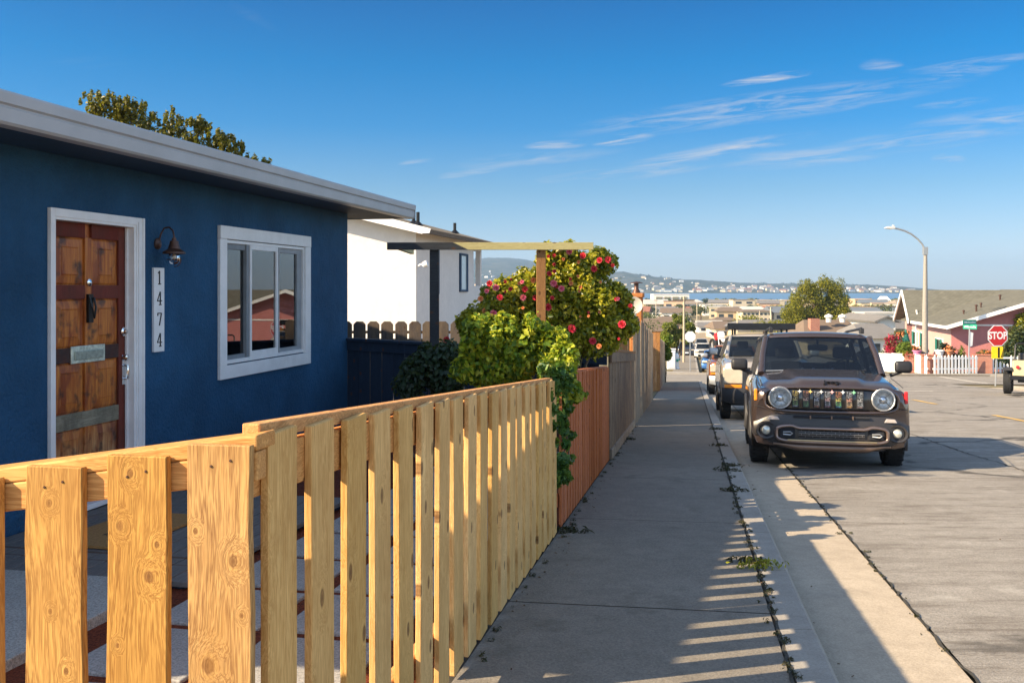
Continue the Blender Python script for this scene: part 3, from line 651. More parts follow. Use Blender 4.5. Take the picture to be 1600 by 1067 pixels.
# drawn serif numerals (strokes in a unit box 0.5 x 1)
def serif(ch):
    s = []
    if ch == '1': s = [[(.2, .84), (.5, 1.0)], [(.5, 1.0), (.5, 0)], [(.25, 0), (.75, 0)], [(.45, .98), (.45, 0)]]
    if ch == '4': s = [[(.62, 0), (.62, 1)], [(.60, 1), (.05, .3)], [(.05, .3), (.95, .3)], [(.4, 0), (.84, 0)], [(.66, 0), (.66, 1)]]
    if ch == '7': s = [[(.12, .95), (.85, .95)], [(.85, .95), (.42, 0)], [(.12, .95), (.12, .75)], [(.88, .95), (.47, 0)]]
    return s
for k, ch in enumerate('1474'):
    m = MB(); zc = 1.305-k*.169; hh = .105; ww = .07
    for st_ in serif(ch): m.tube([(.0245, 1.28+(p[0]-.5)*ww, zc-hh/2+p[1]*hh) for p in st_], .0045, 6, sq=None)
    m.build('house_number', M['black'], NB)
# ================================================================== FENCES
def fpt(Y, inn=0.): # a point on the street fence line, inn = metres inwards from its street face
    a = math.atan(.178); return (fenceX(Y)-inn*math.cos(a), Y+inn*math.sin(a))
FA = math.atan(.178)
def board_mesh(w, h, t, dog=0., seed=0, wob=.0015, z0=0.):
    g = random.Random(seed); m = MB(); n = 7; vs = []
    for k in range(n+1):
        z = z0+(h-z0)*k/n; a = g.uniform(-wob, wob); b = g.uniform(-wob, wob)
        vs += [(-w/2+a, -t/2, z), (w/2+b, -t/2, z), (w/2+b, t/2, z), (-w/2+a, t/2, z)]
    fs = [(k*4+i, k*4+(i+1) % 4, k*4+4+(i+1) % 4, k*4+4+i) for k in range(n) for i in range(4)]+[(3, 2, 1, 0)]
    if dog:
        b = n*4; vs += [(-w/2+dog, -t/2, h+dog), (w/2-dog, -t/2, h+dog), (w/2-dog, t/2, h+dog), (-w/2+dog, t/2, h+dog)]
        fs += [(b+i, b+(i+1) % 4, b+4+(i+1) % 4, b+4+i) for i in range(4)]+[(b+4, b+5, b+6, b+7)]
    else: fs += [tuple(n*4+i for i in range(4))]
    me = bpy.data.meshes.new('picket'); m.add(vs, fs)
    me.from_pydata(m.v, [], m.f); return me
def boards(parent, n, pos, w, h, t, mat, name='picket', dog=0., nvar=5, jit=.004, seed=1, rot=0., zf=None, hj=.0, wob=.0015, z0=0.):
    """n boards; pos(k) -> local x,y,z of the foot; each a mesh of its own"""
    g = random.Random(seed); vs = []
    for q in range(nvar):
        me = board_mesh(w*(1+g.uniform(-.02, .02)), h+g.uniform(-hj, hj), t, dog, seed*31+q, wob, z0); me.name = name; me.materials.append(mat); vs.append(me)
    for k in range(n):
        o = bpy.data.objects.new(name, vs[g.randrange(nvar)]); COL.objects.link(o); o.parent = parent
        p = pos(k); o.location = p; o.rotation_euler = (g.uniform(-jit, jit), g.uniform(-jit, jit), rot+g.uniform(-jit, jit)*2)
        bv = o.modifiers.new('b', 'BEVEL'); bv.width = .0025; bv.segments = 1
def rail(parent, pts, w, h, mat, name='rail'):
    """bar through world points given relative to parent loc; pts list of (x,y,z) centre top"""
    m = MB(); vs = []
    d = (Vector(pts[-1])-Vector(pts[0])); d.z = 0; d.normalize(); s = Vector((d.y, -d.x, 0))
    for p in pts:
        p = Vector(p); vs += [p-s*w/2-Vector((0, 0, h)), p+s*w/2-Vector((0, 0, h)), p+s*w/2, p-s*w/2]
    k = len(pts); fs = [(i*4+j, i*4+(j+1) % 4, i*4+4+(j+1) % 4, i*4+4+j) for i in range(k-1) for j in range(4)]+[(3, 2, 1, 0), tuple((k-1)*4+j for j in range(4))]
    m.add(vs, fs); return m.build(name, mat, parent, bevel=.004)
# --- A: near panel facing the camera (gate across the yard path)
Yc = 1.93; cx, cy = fenceX(Yc), Yc
gA = thing('picket_gate', 'pine picket gate of wide boards facing the viewer in the left foreground', 'gate', (cx, cy, G(Yc)), -SA)
# local x to the right, y forward ; boards at px 304-400, 170-263, 42-133, -88..9
topA = lambda x: 1.028+.150*x
posA = [-.0690, -.2552, -.4448, -.6398, -.83, -1.02, -1.20]
gb = [(.134, 101), (.135, 102), (.134, 103), (.135, 104), (.133, 105), (.134, 106), (.134, 107)]
M['pine2'] = wood('golden_pine_boards', (.66, .385, .105), (.34, .155, .035), knot=(.12, .045, .012), var=.14, gscale=.9, stain=(.36, .17, .035), stain_amt=.55, bump=.7)
def pk(px0, lst, Y, xoff=0.): return [((px-px0)/F*Y+xoff, CAMZ-(py-HY)/F*Y-G(Yc), r) for px, py, r in lst]
KN_ = [pk(352, [(376, 876, .009), (333, 1042, .012), (312, 832, .005), (390, 960, .004)], 1.93), pk(217, [(206, 741, .007), (238, 901, .009), (188, 824, .007), (252, 850, .005), (184, 1012, .004)], 1.96), pk(88, [(80, 788, .006), (82, 958, .004), (110, 1050, .005)], 1.99)]
gm_ = [wood('golden_pine_board_%s' % n_, (.60, .335, .095), (.24, .105, .025), knot=(.16, .065, .02), var=.02, gscale=.9, stain=(.36, .17, .035), stain_amt=.5, bump=.8, knots=k_) for n_, k_ in zip(('right', 'middle', 'left'), KN_)]
for i_, (x, (w_, sd_)) in enumerate(zip(posA, gb)):
    me = board_mesh(w_, topA(x)+.025, .02, 0, sd_, .003, -.12); me.materials.append(gm_[i_] if i_ < 3 else M['pine2'])
    o = bpy.data.objects.new('picket', me); COL.objects.link(o); o.parent = gA; o.location = (x, 0, 0); o.rotation_euler = (0, rnd.uniform(-.006, .006), 0)
    bv = o.modifiers.new('b', 'BEVEL'); bv.width = .002; bv.segments = 1
rail(gA, [(.0, .034, topA(.0)+.0), (-1.35, .034, topA(-1.35)+.0)], .045, .060, M['pinecapx'])
rail(gA, [(.0, .056, topA(.0)+.034), (-1.35, .056, topA(-1.35)+.034)], .088, .033, M['pinecapx'], 'cap')
rail(gA, [(.0, .036, .25), (-1.25, .036, .12)], .045, .085, M['pinecapx'])
for x in posA:
    for dx in (-.02, .022): MB().lathe([(0, 0), (.0030, 0), (.0026, .0012), (0, .0015)], 8, M=Matrix.Rotation(R(90), 4, 'X')).build('screw', M['bronze'], gA, loc=(x+dx, -.0105, topA(x)-.012+.3*dx))
# --- B: pine picket fence running along the pavement
def street_fence(name, label, Y0, Y1, n, w, h, t, mat, capmat, cap=(.085, .036), drop=.02, seed=1, gap=None, low=True, hj=.003, kick=None, posts=(), z0=0., capoff=.055, jit=.005, hz=None, capflat=None):
    X0, _ = fpt(Y0); o = thing(name, label, 'fence', (X0, Y0, G(Y0)))
    def pos(k):
        Y = Y0+(Y1-Y0)*(k+.5)/n; X, Yp = fpt(Y, t/2); return (X-X0, Yp-Y0, G(Yp)-G(Y0))
    boards(o, n, pos, w, h, t, mat, seed=seed, rot=math.pi/2-FA, hj=hj, z0=z0, jit=jit)
    def line(inn, z, Ya=Y0, Yb=Y1):
        out = []
        for k in range(5):
            Y = Ya+(Yb-Ya)*k/4; X, Yp = fpt(Y, inn); out.append((X-X0, Yp-Y0, G(Y)-G(Y0)+z))
        return out
    if cap: rail(o, line(capoff, h+drop), cap[0], cap[1], capmat, 'top_rail')
    if capflat is not None: rail(o, line(.042, h+capflat, 2.0), .040, .034, capmat, 'cap')
    if low: rail(o, line(.045, h*.22), .04, .085, capmat)
    if kick: rail(o, line(-.012, .13), .024, .12, kick, 'kick_board')
    for Yp in posts:
        X, Y2 = fpt(Yp, .09); m = MB(); m.box(-.045, .045, -.045, .045, -.1, h-.02); q = m.build('post', mat, o, bevel=.004, loc=(X-X0, Y2-Y0, G(Y2)-G(Y0))); q.rotation_euler = (0, 0, -FA)
    return o
fB = street_fence('picket_fence', 'new pine picket fence with spaced boards and cap rail along the pavement', 1.955, 6.60, 20, .149, 1.065, .020, M['pine'], M['pinecap'], cap=(.04, .105), drop=-.030, seed=4, posts=(4.2,), z0=.02, capoff=.042, capflat=.016)
# --- red stained fence
street_fence('red_fence', 'red-brown stained fence of narrow spaced boards beside the vine', 6.78, 11.25, 24, .125, 1.10, .02, M['redwood'], M['redwood'], cap=(.05, .09), drop=.015, seed=9, z0=.02, posts=(8.8,), capoff=.05)
# --- weathered brown fence with cap and kick board
br = street_fence('brown_fence', 'weathered brown board fence with flat cap and pale kick board', 11.35, 16.9, 38, .14, 1.25, .018, M['brownwood'], M['arborpost'], cap=(.10, .035), drop=.07, seed=12, kick=M['greywood'], z0=.02, jit=.003, capoff=.02)
X0 = br.location.x; pts = []
for k in range(5):
    Y = 11.33+(16.9-11.33)*k/4; X, Yp = fpt(Y, -.013); pts.append((X-X0, Yp-11.35, G(Y)-G(11.35)+1.285))
rail(br, pts, .022, .13, M['brownwood'], 'fascia_board')
# --- tall grey fence
street_fence('tall_grey_fence', 'tall weathered grey board fence with uneven tops along the pavement', 17.0, 27.6, 72, .138, 1.93, .018, M['greywood'], M['greywood'], cap=None, seed=15, hj=.05, jit=.008)
# far: orange return and grey run
o = thing('orange_board_fence', 'sunlit orange board fence panel set across the line of the grey fences', 'fence', (fenceX(34.6)-1.6, 34.9, G(34.7)), -FA)
boards(o, 12, lambda k: (k*.145, 0, 0), .14, 2.1, .02, M['orangewood'], name='board', seed=18, hj=.02)
rail(o, [(-.07, .03, 2.12), (1.68, .03, 2.12)], .04, .09, M['orangewood'])
street_fence('far_grey_fence', 'far grey board fence beyond the sunlit orange panel', 35.0, 47.5, 80, .145, 1.9, .018, M['greywood'], M['greywood'], cap=None, seed=19, hj=.04)
# --- dark fence joining the blue house to the street line
A = HW(.0, 5.5, 0); A = Vector((A.x, A.y, 0)); B = Vector((fpt(11.3)[0]-.03, 11.3, 0)); d = B-A; Lf = d.length; ang = math.atan2(d.y, d.x)
zt = lambda u: .57-.13*u; zb = -.85
o = thing('dark_blue_fence', 'dark blue board fence joining the blue house corner to the brown fence', 'fence', (A.x, A.y, zb), ang)
n = int(Lf/.15)
boards(o, n, lambda k: (.07+k*.15, 0, 0), .14, 1.36, .018, M['darkwood'], name='board', seed=22, hj=0)
rail(o, [(0, -.02, zt(0)-zb+.03), (Lf, -.02, zt(1)-zb+.03)], .10, .035, M['darkwood'], 'cap')
rail(o, [(0, -.02, zt(0)-zb-.006), (Lf, -.02, zt(1)-zb-.006)], .03, .12, M['darkwood'], 'top_rail')
# --- dog-eared fence of the next lot
o = thing('dog_eared_fence', 'grey dog-eared picket fence before the white house wall', 'fence', (-3.0, 14.6, G(14.6)), -.02)
boards(o, 19, lambda k: (k*.21-.15, 0, 0), .185, 1.72, .018, M['dogear'], name='picket', dog=.045, seed=25, hj=0)
rail(o, [(-.3, .03, 1.62), (3.9, .03, 1.62)], .04, .04, M['orangewood']); rail(o, [(-.3, .03, 1.50), (3.9, .03, 1.50)], .04, .05, M['dogear']); rail(o, [(-.3, .03, .3), (3.9, .03, .3)], .04, .09, M['dogear'])
# --- garden arbor
M['darkbeam'] = wood('dark_timber', (.035, .04, .045), (.018, .02, .024), axis=0, kn=.3, var=.1)  # darker timber colour for the beam's left length and the left post
ar = thing('garden_arbor', 'timber garden arbor of two posts and a long beam over the shrubs', 'arbor', (0, 9.6, -.69))
def aw(px, py, Y=9.6): p = P(px, py, Y); return (p.x, p.y-9.6, p.z+.69)
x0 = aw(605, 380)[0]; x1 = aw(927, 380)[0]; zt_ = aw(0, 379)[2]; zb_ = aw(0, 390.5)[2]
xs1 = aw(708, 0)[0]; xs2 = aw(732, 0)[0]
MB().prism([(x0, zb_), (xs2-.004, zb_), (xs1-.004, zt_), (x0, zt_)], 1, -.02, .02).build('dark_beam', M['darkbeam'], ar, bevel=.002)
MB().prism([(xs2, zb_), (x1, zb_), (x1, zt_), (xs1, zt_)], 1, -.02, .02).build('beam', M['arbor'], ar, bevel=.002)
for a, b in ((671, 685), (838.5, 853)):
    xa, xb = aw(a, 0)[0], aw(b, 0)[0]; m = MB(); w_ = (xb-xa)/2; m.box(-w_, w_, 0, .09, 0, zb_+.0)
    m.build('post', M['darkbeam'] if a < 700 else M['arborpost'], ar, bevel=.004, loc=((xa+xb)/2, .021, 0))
MB().box(x0+.1, x0+.14, .025, 1.25, zb_-.0, zt_-.002).box(x1-.34, x1-.30, .025, 1.25, zb_, zt_-.002).build('cross_beam', M['arbor'], ar, bevel=.003)
# ================================================================== VEHICLES
def carpaint(name, col, metal=.5, rough=.32, coat=1.0):
    t = NT(name); v = t.co(); n = t.noise(v, 3, 4); c = t.mix(t.ramp(n, [(.3, 0.), (.7, 1.)]), tuple(x*.93 for x in col), tuple(x*1.07 for x in col))
    d = rough; t.set(c, d, metal, coat); t.b.inputs['Coat Roughness'].default_value = .06; return t.mat
def sm(a, b, x): t = min(1, max(0, (x-a)/(b-a))); return t*t*(3-2*t)
def shell(W, st, fx, nside=1):
    """st: list of (y, zbot, ztop, wscale). lofted closed body with rounded section; fx(x)->extra y near the nose"""
    m = MB(); sec = []
    y0 = st[0][0]
    for (y, zb, zt, ws) in st:
        w = W*ws; h = zt-zb
        half = [(0, zb), (w*.80, zb), (w*.93, zb+h*.03), (w*.975, zb+h*.16), (w*1.0, zb+h*.36), (w*1.0, zb+h*.62), (w*.985, zb+h*.80), (w*.955, zb+h*.90), (w*.90, zb+h*.965), (w*.80, zt-.006), (w*.55, zt+.006), (0, zt+.014)]
        ring = half+[(-x, z) for x, z in half[-2:0:-1]]
        fade = max(0, 1-(y-y0)/.7)
        sec.append([(x, y+fx(x)*fade, z) for x, z in ring])
    k = len(sec[0]); vs = [p for s_ in sec for p in s_]
    fs = [(i*k+j, (i+1)*k+j, (i+1)*k+(j+1) % k, i*k+(j+1) % k) for i in range(len(sec)-1) for j in range(k)]
    # end caps as strips between mirrored points
    for b, fl in ((0, False), ((len(sec)-1)*k, True)):
        hn = k//2
        for j in range(hn):
            a = [b+j, b+j+1, b+(k-j-1) % k, b+(k-j) % k]; a = list(dict.fromkeys(a))
            if len(a) > 2: fs.append(tuple(a[::-1] if fl else a))
    m.add(vs, fs); return m
def cut(o, cutters):
    for c in cutters:
        md = o.modifiers.new('cut', 'BOOLEAN'); md.object = c; md.operation = 'DIFFERENCE'; md.solver = 'EXACT'
    dg = bpy.context.evaluated_depsgraph_get(); dg.update(); me = bpy.data.meshes.new_from_object(o.evaluated_get(dg)); o.modifiers.clear(); old = o.data; o.data = me
    me.shade_smooth(); me.set_sharp_from_angle(angle=R(32))
    for c in cutters: bpy.data.objects.remove(c)
def wheel(parent, x, y, r, w, side, rimmat=None, spokes=5):
    rx = Matrix.Rotation(R(90), 4, 'Y')
    o = MB().lathe([(r*.62, -w/2+.01), (r*.82, -w/2-.004), (r*.93, -w/2+.01), (r*.985, -w/2+.03), (r, -w*.2), (r, w*.2), (r*.985, w/2-.03), (r*.93, w/2-.01), (r*.82, w/2+.004), (r*.62, w/2-.01)], 36, M=rx, cap=False)
    for k in range(40):
        a = 2*math.pi*k/40; Mk = Matrix.Rotation(a, 4, 'X')
        for xx in (-w*.3, 0, w*.3): o.cbox((xx+(.01 if k % 2 else -.01), 0, r+.001), (w*.22, r*.10, .010), M=Mk)
    t = o.build('tyre', M['rubber'], None, smooth=40); wh = bpy.data.objects.new('wheel', None); COL.objects.link(wh); wh.parent = parent; wh.location = (x, y, r); t.parent = wh
    s = 1 if side > 0 else -1; m = MB(); m.lathe([(r*.64, -w/2+.02), (r*.66, -w/2+.02), (r*.62, 0), (r*.62, w/2-.02)], 30, M=rx, cap=False)
    for k in range(spokes):
        a = 2*math.pi*k/spokes; m.prism([(-.035, 0), (.035, 0), (.05, r*.62), (-.05, r*.62)], 0, s*(w/2-.06), s*(w/2-.025), M=Matrix.Rotation(a, 4, 'X'))
    m.lathe([(0, 0), (.07, 0), (.06, .03), (0, .035)], 16, M=Matrix.Translation((s*(w/2-.03), 0, 0))@Matrix.Rotation(R(90*s), 4, 'Y'))
    m.build('rim', rimmat or M['steel'], wh, smooth=35)
    MB().lathe([(0, -.01), (r*.6, -.01), (r*.6, .01), (0, .01)], 24, M=Matrix.Translation((s*(w/2-.09), 0, 0))@rx).build('brake_disc', M['blackp'], wh)
    return wh
def greenhouse(o, W, paint, yb, zb, yt, zt, yr, yr2, wt, roofz, rails=None, pil=.05, zbelt=None, glass=None):
    """yb,zb base of the windscreen; yt,zt its top; yr roof end; yr2 tail end at belt; wt half width at roof"""
    glass = glass or M['carglass']; wb = W*.885; zbelt = zbelt or zb; wbase = W*.82
    def ws(u, v):
        x = (u*2-1); hw = wbase+(wt-.02-wbase)*v; return (x*hw, yb+(yt-yb)*v+.10*x*x*(1-.2*v), zb+(zt-zb)*v+.012*(1-x*x))
    MB().grid(ws, 14, 5).build('windshield', glass, o, smooth=60)
    m = MB()
    def rf(u, v):
        x = (u*2-1); y = yt-.02+(yr-yt+.04)*v; hw = wt*(1-.06*max(0, v-.6)/.4); edge = max(0, abs(x)-.8)/.2
        zc = roofz+.03*(1-x*x)-.05*edge**2-.05*(max(0, .12-v)/.12)**2-.04*(max(0, v-.85)/.15)**2
        return (x*hw, y+.10*x*x*max(0, 1-v*3), zc)
    m.grid(rf, 16, 16); n = len(m.v)
    rfl = m.build('roof', paint, o, smooth=50); md = rfl.modifiers.new('s', 'SOLIDIFY'); md.thickness = .045; md.offset = -1
    for s in (-1, 1):
        MB().tube([(s*wbase, yb+.10, zb-.03), (s*(wbase+wt-.03)/2+s*.012, (yb+yt)/2+.09, (zb+zt)/2+.005), (s*(wt-.03), yt+.08, zt+.0)], [pil, pil*.85, pil*.8], 8).build('pillar', paint, o, smooth=60)
        nP = 3; ys = [yb+.55+(yr-yb-.75)*k/(nP-1) for k in range(nP)]
        for k, yk in enumerate(ys[1:] + [yr-.05]):
            dy = .12 if k == nP-1 else 0
            m = MB(); m.add([(s*wb*1.03, yk-.04+dy, zbelt-.03), (s*wb*1.03, yk+.05+dy, zbelt-.03), (s*(wt-.0), yk+.05, zt+.01), (s*(wt-.0), yk-.04, zt+.01), (s*(wb-.02), yk-.04+dy, zbelt-.03), (s*(wb-.02), yk+.05+dy, zbelt-.03), (s*(wt-.05), yk+.05, zt+.01), (s*(wt-.05), yk-.04, zt+.01)], [(0, 1, 2, 3), (7, 6, 5, 4), (0, 4, 5, 1), (3, 2, 6, 7), (0, 3, 7, 4), (1, 5, 6, 2)])
            m.build('pillar', M['blackp'] if k < nP-1 else paint, o, fixn=True)
        m = MB(); m.add([(s*wb, yb+.13, zbelt-.02), (s*wb, yr2-.1, zbelt-.02), (s*(wt-.03), yr-.02, zt+.02), (s*(wt-.03), yt+.1, zt+.02)], [(0, 1, 2, 3)]); m.build('side_glass', glass, o)
        MB().tube([(s*(wt-.015), yt+.03, zt+.005), (s*(wt-.01), yr, zt+.005)], .03, 6).build('roof_edge', paint, o, smooth=60)
    m = MB(); m.add([(-wb, yr2, zbelt-.02), (wb, yr2, zbelt-.02), (wt*.92, yr, zt+.02), (-wt*.92, yr, zt+.02)], [(0, 1, 2, 3)]); m.build('rear_glass', glass, o)
    # cabin
    MB().box(-wbase+.04, wbase-.04, yb+.12, yb+.52, zb-.22, zb-.02).build('dashboard', M['blackp'], o, bevel=.03)
    m = MB(); m.box(-wbase+.05, wbase-.05, yb+.3, yr2-.1, zb-.72, zb-.68); m.build('cabin_floor', M['interior'], o)
    for s in (-1, 1):
        q = MB().box(-.24, .24, -.07, .07, -.5, .12).box(-.24, .24, -.5, 0, -.55, -.42).build('seat', plain('dark_seat', (.03, .03, .035), .8), o, bevel=.05, loc=(s*wt*.56, yb+1.15, zb+.02)); q.rotation_euler = (R(-12), 0, 0)
        MB().box(-.13, .13, -.05, .05, .0, .17).build('headrest', q.data.materials[0], q, bevel=.04, loc=(0, .01, .17))
    MB().box(-wb+.15, wb-.15, yb+1.95, yb+2.08, zb-.55, zb+.12).build('rear_seat', q.data.materials[0], o, bevel=.05)
    m = MB(); c = Vector((wt*.56, yb+.68, zb+.03)); tl = Matrix.Translation(c)@Matrix.Rotation(R(-62), 4, 'X')
    m.tube([(.18*math.cos(a), .18*math.sin(a), 0) for a in [2*math.pi*k/24 for k in range(24)]], .014, 8, closed=True, M=tl); m.tube([(-.17, 0, 0), (.17, 0, 0)], .022, 6, M=tl); m.tube([(0, 0, 0), (0, -.17, 0)], .022, 6, M=tl)
    m.build('steering_wheel', plain('wheel_leather', (.05, .055, .06), .45), o, smooth=60)
    MB().box(-.13, .13, 0, .03, -.035, .04).box(-.015, .015, 0, .03, .04, .12).build('rear_view_mirror', M['blackp'], o, bevel=.012, loc=(0, yt-.02, zt-.14))
def mirror(o, x, y, z, w, h, mat, s):
    q = MB().box(-w/2, w/2, -.0, .11, -h/2, h/2).build('side_mirror', mat, o, bevel=.045, loc=(x, y, z)); q.data.shade_smooth(); q.modifiers['b'].segments = 4
    MB().tube([(0, .05, -h*.3), (-s*w*.75, .08, -h*.75)], .028, 6).build('arm', M['blackp'], q)
# ------------------------------------------------------------ the brown SUV
sl = math.atan(.0708)
Yf = 11.3; JX = 3.745
jp = thing('suv', 'dark brown boxy off-road SUV with round headlights and seven-slot grille parked facing the viewer', 'car', (JX+.015, Yf, G(Yf)-.118), -SA-.035, rx=-sl)
PB = carpaint('granite_brown_metallic', (.088, .062, .056), .6, .22)
W = .915
FX = lambda x: .05*(x/W)**2+.10*abs(x/W)**5
st = [(.0, .34, .86, .93), (.012, .30, .93, .965), (.05, .27, .972, .985), (.25, .27, .985, 1.0), (.7, .25, 1.03, 1.0), (1.04, .25, 1.075, 1.0), (1.22, .25, 1.10, 1.0), (2.4, .25, 1.10, 1.0), (3.6, .25, 1.11, 1.0), (4.05, .28, 1.08, .985), (4.22, .34, 1.0, .94)]
b = shell(W, st, FX).build('body', PB, jp, smooth=32)
cs = []
for y in (.86, 3.42):
    for s in (-1, 1): cs.append(MB().lathe([(.395, -.2), (.395, .2)], 32, M=Matrix.Translation((s*.86, y, .35))@Matrix.Rotation(R(90), 4, 'Y')).build('c', M['blackp'], jp))
cut(b, cs)
def arcflare(o, y, r, W, zc, mat):
    for s in (-1, 1):
        m = MB(); pts = [(s*(W-.01), y+r*math.cos(a), zc+r*math.sin(a)) for a in [R(-18)+R(216)*k/24 for k in range(25)]]
        m.tube(pts, .026, 8); m.build('wheel_arch', mat, o, smooth=60)
arcflare(jp, .86, .395, W, .35, M['blackp']); arcflare(jp, 3.42, .40, W, .35, M['blackp'])
for y in (.86, 3.42):
    for s in (-1, 1): wheel(jp, s*.80, y, .35, .225, s)
MB().box(-.68, .68, .5, 3.9, .20, .34).build('underbody', M['interior'], jp)
# hood with raised centre
def hood(u, v):
    x = (u*2-1)*.80; y = .045+1.03*v; ax = abs(x); base = .975+.035*sm(0, .25, v)+.115*v-.028*(ax/.8)**3-.05*sm(.70, .8, ax)
    bul = .035*(1-sm(.30+.14*v, .40+.14*v, ax))*sm(-.05, .12, v); nose = -.03*(1-sm(0, .06, v))
    return (x, y+FX(x)*(1-v), base+bul+nose+.022)
hd = MB().grid(hood, 48, 26).build('hood', PB, jp, smooth=60); hd.modifiers.new('s', 'SOLIDIFY').thickness = .03; hd.modifiers['s'].offset = -1
# plates laid on the curved nose
def plate(name, top, bot, x0, x1, mat, proud, th, parent=jp, n=40, bev=.0, fx=FX, nz=4):
    m = MB()
    def f(u, v):
        x = x0+(x1-x0)*u; a, c = bot(x), top(x); z = a+(c-a)*v; tip = .022*(2*v-1)**4
        return (x, fx(x)-proud+tip, z)
    m.grid(f, n, nz); nn = len(m.v); m.add([(x, y+th, z) for x, y, z in m.v[:nn]], [tuple(i for i in fa[::-1]) for fa in m.f[:]])
    q = n+1; R_ = nz*q; ff = [(i, i+1, nn+i+1, nn+i)[::-1] for i in range(n)]+[(R_+i, R_+i+1, nn+R_+i+1, nn+R_+i) for i in range(n)]+[(j*q, (j+1)*q, nn+(j+1)*q, nn+j*q) for j in range(nz)]+[(j*q+n, (j+1)*q+n, nn+(j+1)*q+n, nn+j*q+n)[::-1] for j in range(nz)]
    m.f += ff; m.m += [0]*len(ff)
    return m.build(name, mat, parent, smooth=50, fixn=True)
M['gunplastic'] = plain('dark_bumper_plastic', (.035, .032, .032), .38, var=.1, bump=.08, scale=30)
plate('bumper', lambda x: .645-.10*sm(.62, .92, abs(x)), lambda x: .25+.15*sm(.52, .9, abs(x)), -.885, .885, M['gunplastic'], .050, .2)
for s in (-1, 1): MB().tube([(s*.765, FX(.765)-.012, .725), (s*.82, FX(.82)-.006, .73), (s*.87, FX(.87)-.004, .735)], .0035, 5).build('seam', M['blackp'], jp)
for s in (-1, 1): MB().tube([(s*.82, .10, .985), (s*.825, .4, 1.02), (s*.83, .8, 1.06), (s*.835, 1.05, 1.08)], .0045, 5).build('hood_gap', M['blackp'], jp)
sk = plain('bronze_skid_plate', (.20, .135, .10), .35, .6, var=.1)
plate('skid_plate', lambda x: .315-.0*abs(x), lambda x: .225+.06*sm(.35, .62, abs(x)), -.66, .66, sk, .075, .08)
plate('intake', lambda x: .640, lambda x: .612, -.43, .43, M['interior'], .064, .01)
for x in (-.24, 0, .24): MB().cbox((x, FX(x)-.066, .625), (.018, .02, .045)).build('intake_strut', sk, jp, bevel=.004)
gp = plate('grille_panel', lambda x: .965-.07*sm(.60, .76, abs(x))**1.5, lambda x: .70+.05*sm(.45, .76, abs(x)), -.745, .745, plain('gloss_black_panel', (.012, .011, .012), .18, coat=.6), .022, .03)
ring = []
for k in range(64):
    a = 2*math.pi*k/64; ca, sa = math.cos(a), math.sin(a); x = .755*math.copysign(abs(ca)**.45, ca); z = .832+.145*math.copysign(abs(sa)**.55, sa); ring.append((x, FX(x)-.03, z-.015*(abs(x)/.75)**4))
MB().tube(ring, .020, 8, closed=True).build('grille_surround', PB, jp, smooth=60)
def slotmat(i):
    t = NT('beaded_slot_insert'); v = t.co('Object', (1, 1, 1)); vo = t.n('ShaderNodeTexVoronoi'); vo.inputs['Scale'].default_value = 70; vo.inputs['Randomness'].default_value = .25; t.l(v, vo.inputs['Vector'])
    sx = t.n('ShaderNodeSeparateXYZ'); t.l(v, sx.inputs[0])
    sets = [[(.7, .55, .15), (.75, .6, .2), (.25, .5, .15), (.45, .5, .6)], [(.7, .3, .2), (.8, .5, .4), (.15, .4, .15), (.1, .35, .15)], [(.55, .6, .7), (.6, .65, .75), (.6, .5, .4), (.7, .2, .1)], [(.6, .65, .75), (.7, .45, .45), (.6, .6, .65), (.5, .15, .2)], [(.75, .3, .15), (.7, .6, .15), (.15, .5, .2), (.1, .35, .6)], [(.6, .65, .75), (.8, .4, .3), (.7, .5, .3), (.75, .4, .1)], [(.55, .6, .65), (.6, .6, .6), (.5, .55, .6), (.45, .3, .3)]][i]
    zz = t.math('ADD', t.math('MULTIPLY', sx.outputs[2], -5.2), .5)
    c = t.ramp(zz, [((k+.5)/4, s_) for k, s_ in enumerate(sets)], 'CONSTANT')
    c = t.mix(t.ramp(vo.outputs['Distance'], [(.35, 0.), (.55, 1.)]), c, (.01, .01, .01)); return t.set(c, .4, coat=.3)
stars = [(.8, .8, .8), (.8, .6, .2), (.8, .8, .75), (.85, .5, .5), (.8, .85, .9), (.3, .75, .4), None]
for i in range(7):
    x = -.405+.122*i; y = FX(x)-.026
    MB().box(-.042, .042, -.012, .01, -.105, .105).build('slot_frame', M['interior'], gp, bevel=.01, loc=(x, y, .835))
    MB().box(-.030, .030, -.004, .004, -.092, .092).build('slot_insert', slotmat(i), gp, loc=(x, y-.014, .835))
    if stars[i]:
        s5 = [((.028 if k % 2 == 0 else .010)*math.sin(math.pi*k/4), (.028 if k % 2 == 0 else .010)*math.cos(math.pi*k/4)) for k in range(8)]
        MB().prism(s5, 1, -.004, .004).build('ornament', plain('ornament', stars[i], .3, coat=.5), gp, loc=(x+.047, y-.022, .925))
